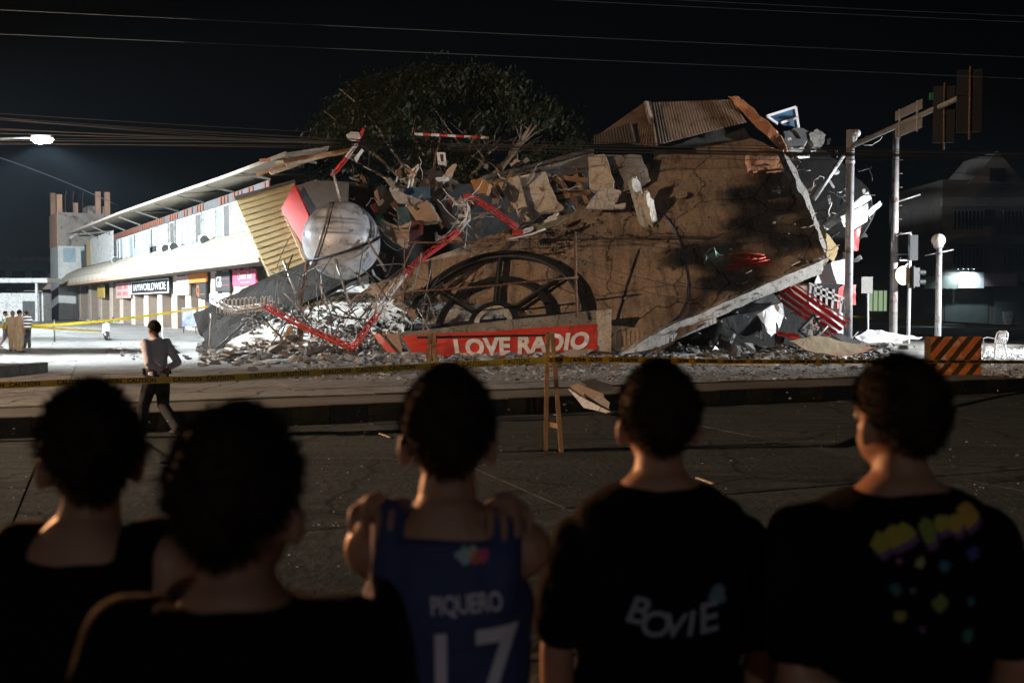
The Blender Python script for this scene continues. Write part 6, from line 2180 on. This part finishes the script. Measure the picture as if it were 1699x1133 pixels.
VX = .008
p1 = person('boy with fluffy dark hair in a black sleeveless top, leftmost in the crowd', **crowd(143, 642, 1.72), head_yaw=R(28), voxel=VX, top='tank', topmat=BLKCLOTH, legmat=TROUS, hairmat=HAIR, hairy=1.5, strands=5200, wide=1.0, headk=1.02, shz=.81)
b2 = crowd(394, 676, 1.31)
p2 = person('boy with a thick dark bowl cut in a plain black shirt', **b2, head_yaw=R(-10), voxel=VX, top='tee', topmat=BLKCLOTH, legmat=TROUS, hairmat=HAIR, hairy=1.15, strands=5200, wide=1.0, headk=1.06, shz=.812)
b3 = crowd(742, 610, 1.78)
o3 = Vector(b3['base'])
dn = Vector((0, -.25, -1)).normalized()
arm3 = dict(R=dict(world=True, pts=(o3 + Vector((.134, 0, 1.262)), o3 + Vector((.05, .25, 1.12)), P(646, 858, 1.885)), hand=(P(622, 843, 1.748), Vector((1, 0, 0)), dn, .95)),
            L=dict(world=True, pts=(o3 + Vector((-.134, 0, 1.262)), o3 + Vector((-.05, .26, 1.06)), P(815, 858, 1.885)), hand=(P(840, 843, 1.748), Vector((-1, 0, 0)), dn, .95)))
p3 = person('boy in a navy sleeveless basketball jersey hugging his own shoulders', **b3, head_yaw=R(6), voxel=.005, top='tank', topmat=NAVY, legmat=TROUS, hairmat=HAIR, hairy=1.1, strands=5200, wide=.95, arms=arm3)
p4 = person('boy in a loose black T-shirt with faint white lettering on the back', **crowd(1093, 600, 2.05), head_yaw=R(4), voxel=VX, top='tee', topmat=BLKCLOTH, legmat=TROUS, hairmat=HAIR, strands=5200, wide=1.12, shz=.768)
b5 = crowd(1492, 588, 1.92)
p5 = person('boy in a black T-shirt with a colourful back print at far right of the crowd', **b5, head_yaw=R(17), yaw=R(4), voxel=VX, top='tee', topmat=BLKCLOTH, legmat=TROUS, hairmat=HAIR, strands=5200, wide=1.14, shz=.785,
            arms=dict(L=dict(pts=((-.20, -.015, .785 * b5['H']), (-.235, -.10, .64 * b5['H']), (-.06, -.165, .575 * b5['H'])))))

JW = M('jersey_white_print', (.50, .52, .60), rough=.7, bump=0)
t, so, _ = p3
c = P(776, 997, 1.66)
print_on(t, so, textmesh('PIQUERO', .046, bold=.0008, spacing=.95), P(775, 996, 1.68).x, P(775, 996, 1.68).z, JW, rot=R(4), width=.120)
print_on(t, so, textmesh('17', .20, bold=.004, spacing=1.25, shear=.12), P(772, 1118, 1.68).x, P(772, 1118, 1.68).z, JW, rot=R(5), width=.155)
for i, (dx, dz, r_, col) in enumerate(((772, 917, .016, (.25, .42, .42)), (786, 915, .014, (.42, .40, .28)), (799, 920, .013, (.50, .06, .16)), (790, 923, .010, (.5, .12, .06)))):
    print_on(t, so, blotch(i + 3, r_), P(dx, dz, 1.68).x, P(dx, dz, 1.68).z, M('crest_%d' % i, col, rough=.7, bump=0), ykeep=.004 + i * .0012, name='crest')
t, so, _ = p4
for s_, px, py, h, rt in (('B', 1056, 1012, .078, -12), ('O', 1084, 1034, .074, -6), ('V', 1115, 1036, .068, -2), ('I', 1143, 1034, .072, 2), ('E', 1172, 1026, .086, 10)):
    q = P(px, py, 1.94)
    print_on(t, so, textmesh(s_, h, bold=.0015, shear=.15), q.x, q.z, M('faded_white_print', (.20, .23, .28), rough=.8, bump=0), rot=R(rt))
q = P(1190, 985, 1.94)
print_on(t, so, blotch(21, .022), q.x, q.z, M('faded_blue_print', (.10, .15, .19), rough=.8, bump=0), name='print')
t, so, _ = p5
PR = {}
for i, (px, py, h, col) in enumerate(((1462, 898, .050, (.36, .36, .03)), (1483, 890, .052, (.42, .36, .03)), (1503, 884, .052, (.36, .38, .04)), (1540, 880, .058, (.22, .28, .04)), (1563, 866, .050, (.42, .36, .04)), (1588, 866, .055, (.50, .38, .05)), (1612, 858, .06, (.62, .38, .05)))):
    q = P(px, py, 1.80)
    sx = blotch(40 + i, h * .42, 7)
    sh2 = sx.copy()
    print_on(t, so, sh2, q.x + .006, q.z - .012, M('purple_print', (.10, .05, .14), rough=.8, bump=0), ykeep=.0035, name='print')
    print_on(t, so, sx, q.x, q.z, M('acid_print_%d' % i, tuple(c_ * .7 for c_ in col), rough=.8, bump=0), ykeep=.006, name='print')
for i, (px, py, r_, col) in enumerate(((1490, 930, .007, (.35, .12, .3)), (1525, 932, .013, (.35, .38, .18)), (1568, 940, .013, (.04, .16, .24)), (1618, 918, .015, (.04, .07, .28)), (1484, 975, .013, (.03, .14, .14)), (1512, 978, .007, (.12, .16, .22)), (1560, 998, .018, (.20, .26, .06)), (1615, 1000, .010, (.05, .18, .2)), (1490, 1020, .013, (.28, .27, .05)), (1612, 1055, .016, (.03, .20, .16)), (1530, 1043, .007, (.22, .06, .2)))):
    q = P(px, py, 1.80)
    print_on(t, so, blotch(70 + i, r_), q.x, q.z, M('splash_%d' % i, tuple(c_ * .65 for c_ in col), rough=.8, bump=0), name='print')

# walking man
g = G(262, 727)
Hm = 1.63
person('man in a lavender shirt and dark trousers walking left with hands behind his back', (g.x, g.y, 0), Hm, yaw=R(55), voxel=.010, head_yaw=R(6), head_tilt=R(-6), top='long', topmat=SHIRTW, legmat=TROUS, hairmat=HAIR, hairy=.8, strands=1500, lean=R(4), belt=BLACKM,
       legs=[((-.08, .02, .50), (-.08, .20, .285), (-.08, .24, .05)), ((.08, -.01, .50), (.08, -.02, .275), (.08, -.34, .075))],
       arms=dict(L=dict(pts=((-.172, -.015, .812 * Hm), (-.235, -.16, .645 * Hm), (-.04, -.175, .585 * Hm))), R=dict(pts=((.172, -.015, .812 * Hm), (.235, -.16, .645 * Hm), (.05, -.185, .60 * Hm)))))
# men by the left edge
for lab, px, py, H_, kw in (
    ('man in green and white jacket and blue shorts striding at the left edge', 10, 579, 1.60, dict(top='long', topmat=M('green_white_jacket', (.10, .42, .22), (.62, .66, .64), 1.6, .8), legmat=M('denim', (.16, .24, .38), rough=.8), shorts=True, yaw=R(-80), legs=[((-.08, 0, .50), (-.08, .16, .28), (-.08, .18, .05)), ((.08, 0, .50), (.08, -.02, .28), (.08, -.24, .07))])),
    ('grey haired man in khaki uniform, left of the two in uniform', 22, 583, 1.62, dict(top='tee', topmat=KHAKI, legmat=KHAKI, hairmat=GHAIR, yaw=R(10), wide=1.05)),
    ('dark haired man in khaki uniform, right of the two in uniform', 33.5, 585, 1.66, dict(top='tee', topmat=KHAKI, legmat=KHAKI, yaw=R(-30), wide=1.05)),
    ('man in a black and white striped shirt and black trousers', 45, 578, 1.60, dict(top='tee', topmat=None, legmat=TROUS, yaw=R(50)))):
    g = G(px, py)
    kw = dict(kw)
    stripes = kw.get('topmat') is None
    if stripes:
        m = M('striped_shirt', (.6, .6, .6), rough=.8, bump=0)
        if 'w' not in m:
            nt_ = m.node_tree
            wv = nt_.nodes.new('ShaderNodeTexWave')
            wv.bands_direction = 'Z'
            wv.inputs['Scale'].default_value = 2.2
            cr_ = nt_.nodes.new('ShaderNodeValToRGB')
            cr_.color_ramp.interpolation = 'CONSTANT'
            cr_.color_ramp.elements[0].color = (.02, .02, .02, 1)
            cr_.color_ramp.elements[1].position = .5
            cr_.color_ramp.elements[1].color = (.65, .65, .65, 1)
            nt_.links.new(nt_.nodes['Texture Coordinate'].outputs['Object'], wv.inputs['Vector'])
            nt_.links.new(wv.outputs['Fac'], cr_.inputs['Fac'])
            nt_.links.new(cr_.outputs['Color'], nt_.nodes['Principled BSDF'].inputs['Base Color'])
        kw['topmat'] = m
    kw.setdefault('hairmat', HAIR)
    person(lab, (g.x, g.y, 0), H_, group='men standing at the left', voxel=.018, strands=300, hairy=.8, **kw)

# ================================================================== MOTORBIKE
g = G(176, 564)
mbk = thing('motorbike', 'white scooter parked alone on the brightly lit street', 'motorbike', g, R(205))
WB = M('white_bodywork', (.70, .70, .70), (.62, .62, .62), 3, .35, bump=0)
TY = M('tyre', (.02, .02, .02), rough=.8, bump=.1)
for y in (.62, -.58):
    wt = MB()
    for i in range(25):
        pass
    o = ring(Vector((0, y, .27)), Vector((1, 0, 0)), .22, .055, 24, 8).build('tyre', TY, mbk, local=True, smooth=True)
    r_ = ring(Vector((0, y, .27)), Vector((1, 0, 0)), .165, .022, 20, 6).build('rim', WB, mbk, local=True, smooth=True)
    hb = MB()
    for i in range(6):
        a = i * math.pi / 3
        hb.tube([(0, y, .27), (0, y + .16 * math.cos(a), .27 + .16 * math.sin(a))], .014, 5)
    hb.tube([(-.06, y, .27), (.06, y, .27)], .04, 8)
    hb.build('spokes', WB, mbk, local=True)
for s_ in (-1, 1):
    MB().tube([(s_ * .08, .62, .27), (s_ * .075, .50, .62), (s_ * .06, .44, .80)], .025, 6).build('fork', STEEL, mbk, local=True)
MB().tube([(-.34, .30, .98), (-.2, .38, .96), (0, .42, .92), (.2, .38, .96), (.34, .30, .98)], .017, 6).build('handlebar', DARKM, mbk, local=True)
for s_ in (-1, 1):
    o = MB().tube([(s_ * .28, .34, .97), (s_ * .33, .36, 1.14)], .009, 5).build('mirror', DARKM, mbk, local=True)
    MB().sphere((s_ * .34, .36, 1.17), .055, 10, 8, (1, .3, .7)).build('glass', GLASS, o, local=True)
MB().hexa([(-.17, .36, .42), (.17, .36, .42), (.13, .46, .42), (-.13, .46, .42)], [(-.19, .34, .86), (.19, .34, .86), (.10, .50, .84), (-.10, .50, .84)]).build('front_shield', WB, mbk, local=True)
MB().sphere((0, .50, .86), .10, 12, 8, (1.1, .8, .8)).build('headlight', M('lamp_lens', (.6, .62, .65), rough=.1, bump=0), mbk, local=True, smooth=True)
MB().hexa([(-.06, .44, .50), (.06, .44, .50), (.07, .86, .50), (-.07, .86, .50)], [(-.05, .46, .545), (.05, .46, .545), (.05, .84, .56), (-.05, .84, .56)]).build('mudguard', WB, mbk, local=True)
MB().hexa([(-.14, -.60, .46), (.14, -.60, .46), (.16, .05, .34), (-.16, .05, .34)], [(-.11, -.85, .74), (.11, -.85, .74), (.16, -.02, .68), (-.16, -.02, .68)]).build('rear_body', WB, mbk, local=True)
MB().hexa([(-.15, .05, .24), (.15, .05, .24), (.15, .40, .26), (-.15, .40, .26)], [(-.15, -.05, .36), (.15, -.05, .36), (.15, .40, .40), (-.15, .40, .40)]).build('footboard', CHAR, mbk, local=True)
MB().hexa([(-.13, -.78, .745), (.13, -.78, .745), (.14, .0, .69), (-.14, .0, .69)], [(-.10, -.76, .82), (.10, -.76, .82), (.11, -.05, .78), (-.11, -.05, .78)]).build('seat', BLACKP, mbk, local=True)
MB().hexa([(-.13, -.35, .18), (.13, -.35, .18), (.13, .02, .2), (-.13, .02, .2)], [(-.13, -.35, .42), (.13, -.35, .42), (.13, .02, .36), (-.13, .02, .36)]).build('engine', DARKM, mbk, local=True)
MB().tube([(.16, -.1, .22), (.19, -.5, .26), (.19, -.78, .34)], [.03, .045, .05], 8).build('exhaust', STEEL, mbk, local=True)
MB().tube([(-.15, -.05, .24), (-.24, .02, .0)], .014, 5).build('side_stand', DARKM, mbk, local=True)

bpy.data.scenes.remove(TSC)

# ================================================================== NIGHT HAZE
hz = MB().box((0, 420, 9.2), (1260, 980, 22.4)).build('haze', M('haze_surface', (1, 1, 1), bump=0), None, label='thin night haze glowing round the street lamps', cat='haze', kind='stuff')
hm = bpy.data.materials.new('night_haze')
hm.use_nodes = True
for n_ in list(hm.node_tree.nodes):
    hm.node_tree.nodes.remove(n_)
ho = hm.node_tree.nodes.new('ShaderNodeOutputMaterial')
hv = hm.node_tree.nodes.new('ShaderNodeVolumePrincipled')
hv.inputs['Color'].default_value = (.60, .80, 1.0, 1)
hv.inputs['Density'].default_value = .00016
hv.inputs['Anisotropy'].default_value = .35
hm.node_tree.links.new(hv.outputs[0], ho.inputs['Volume'])
hz.data.materials.clear()
hz.data.materials.append(hm)
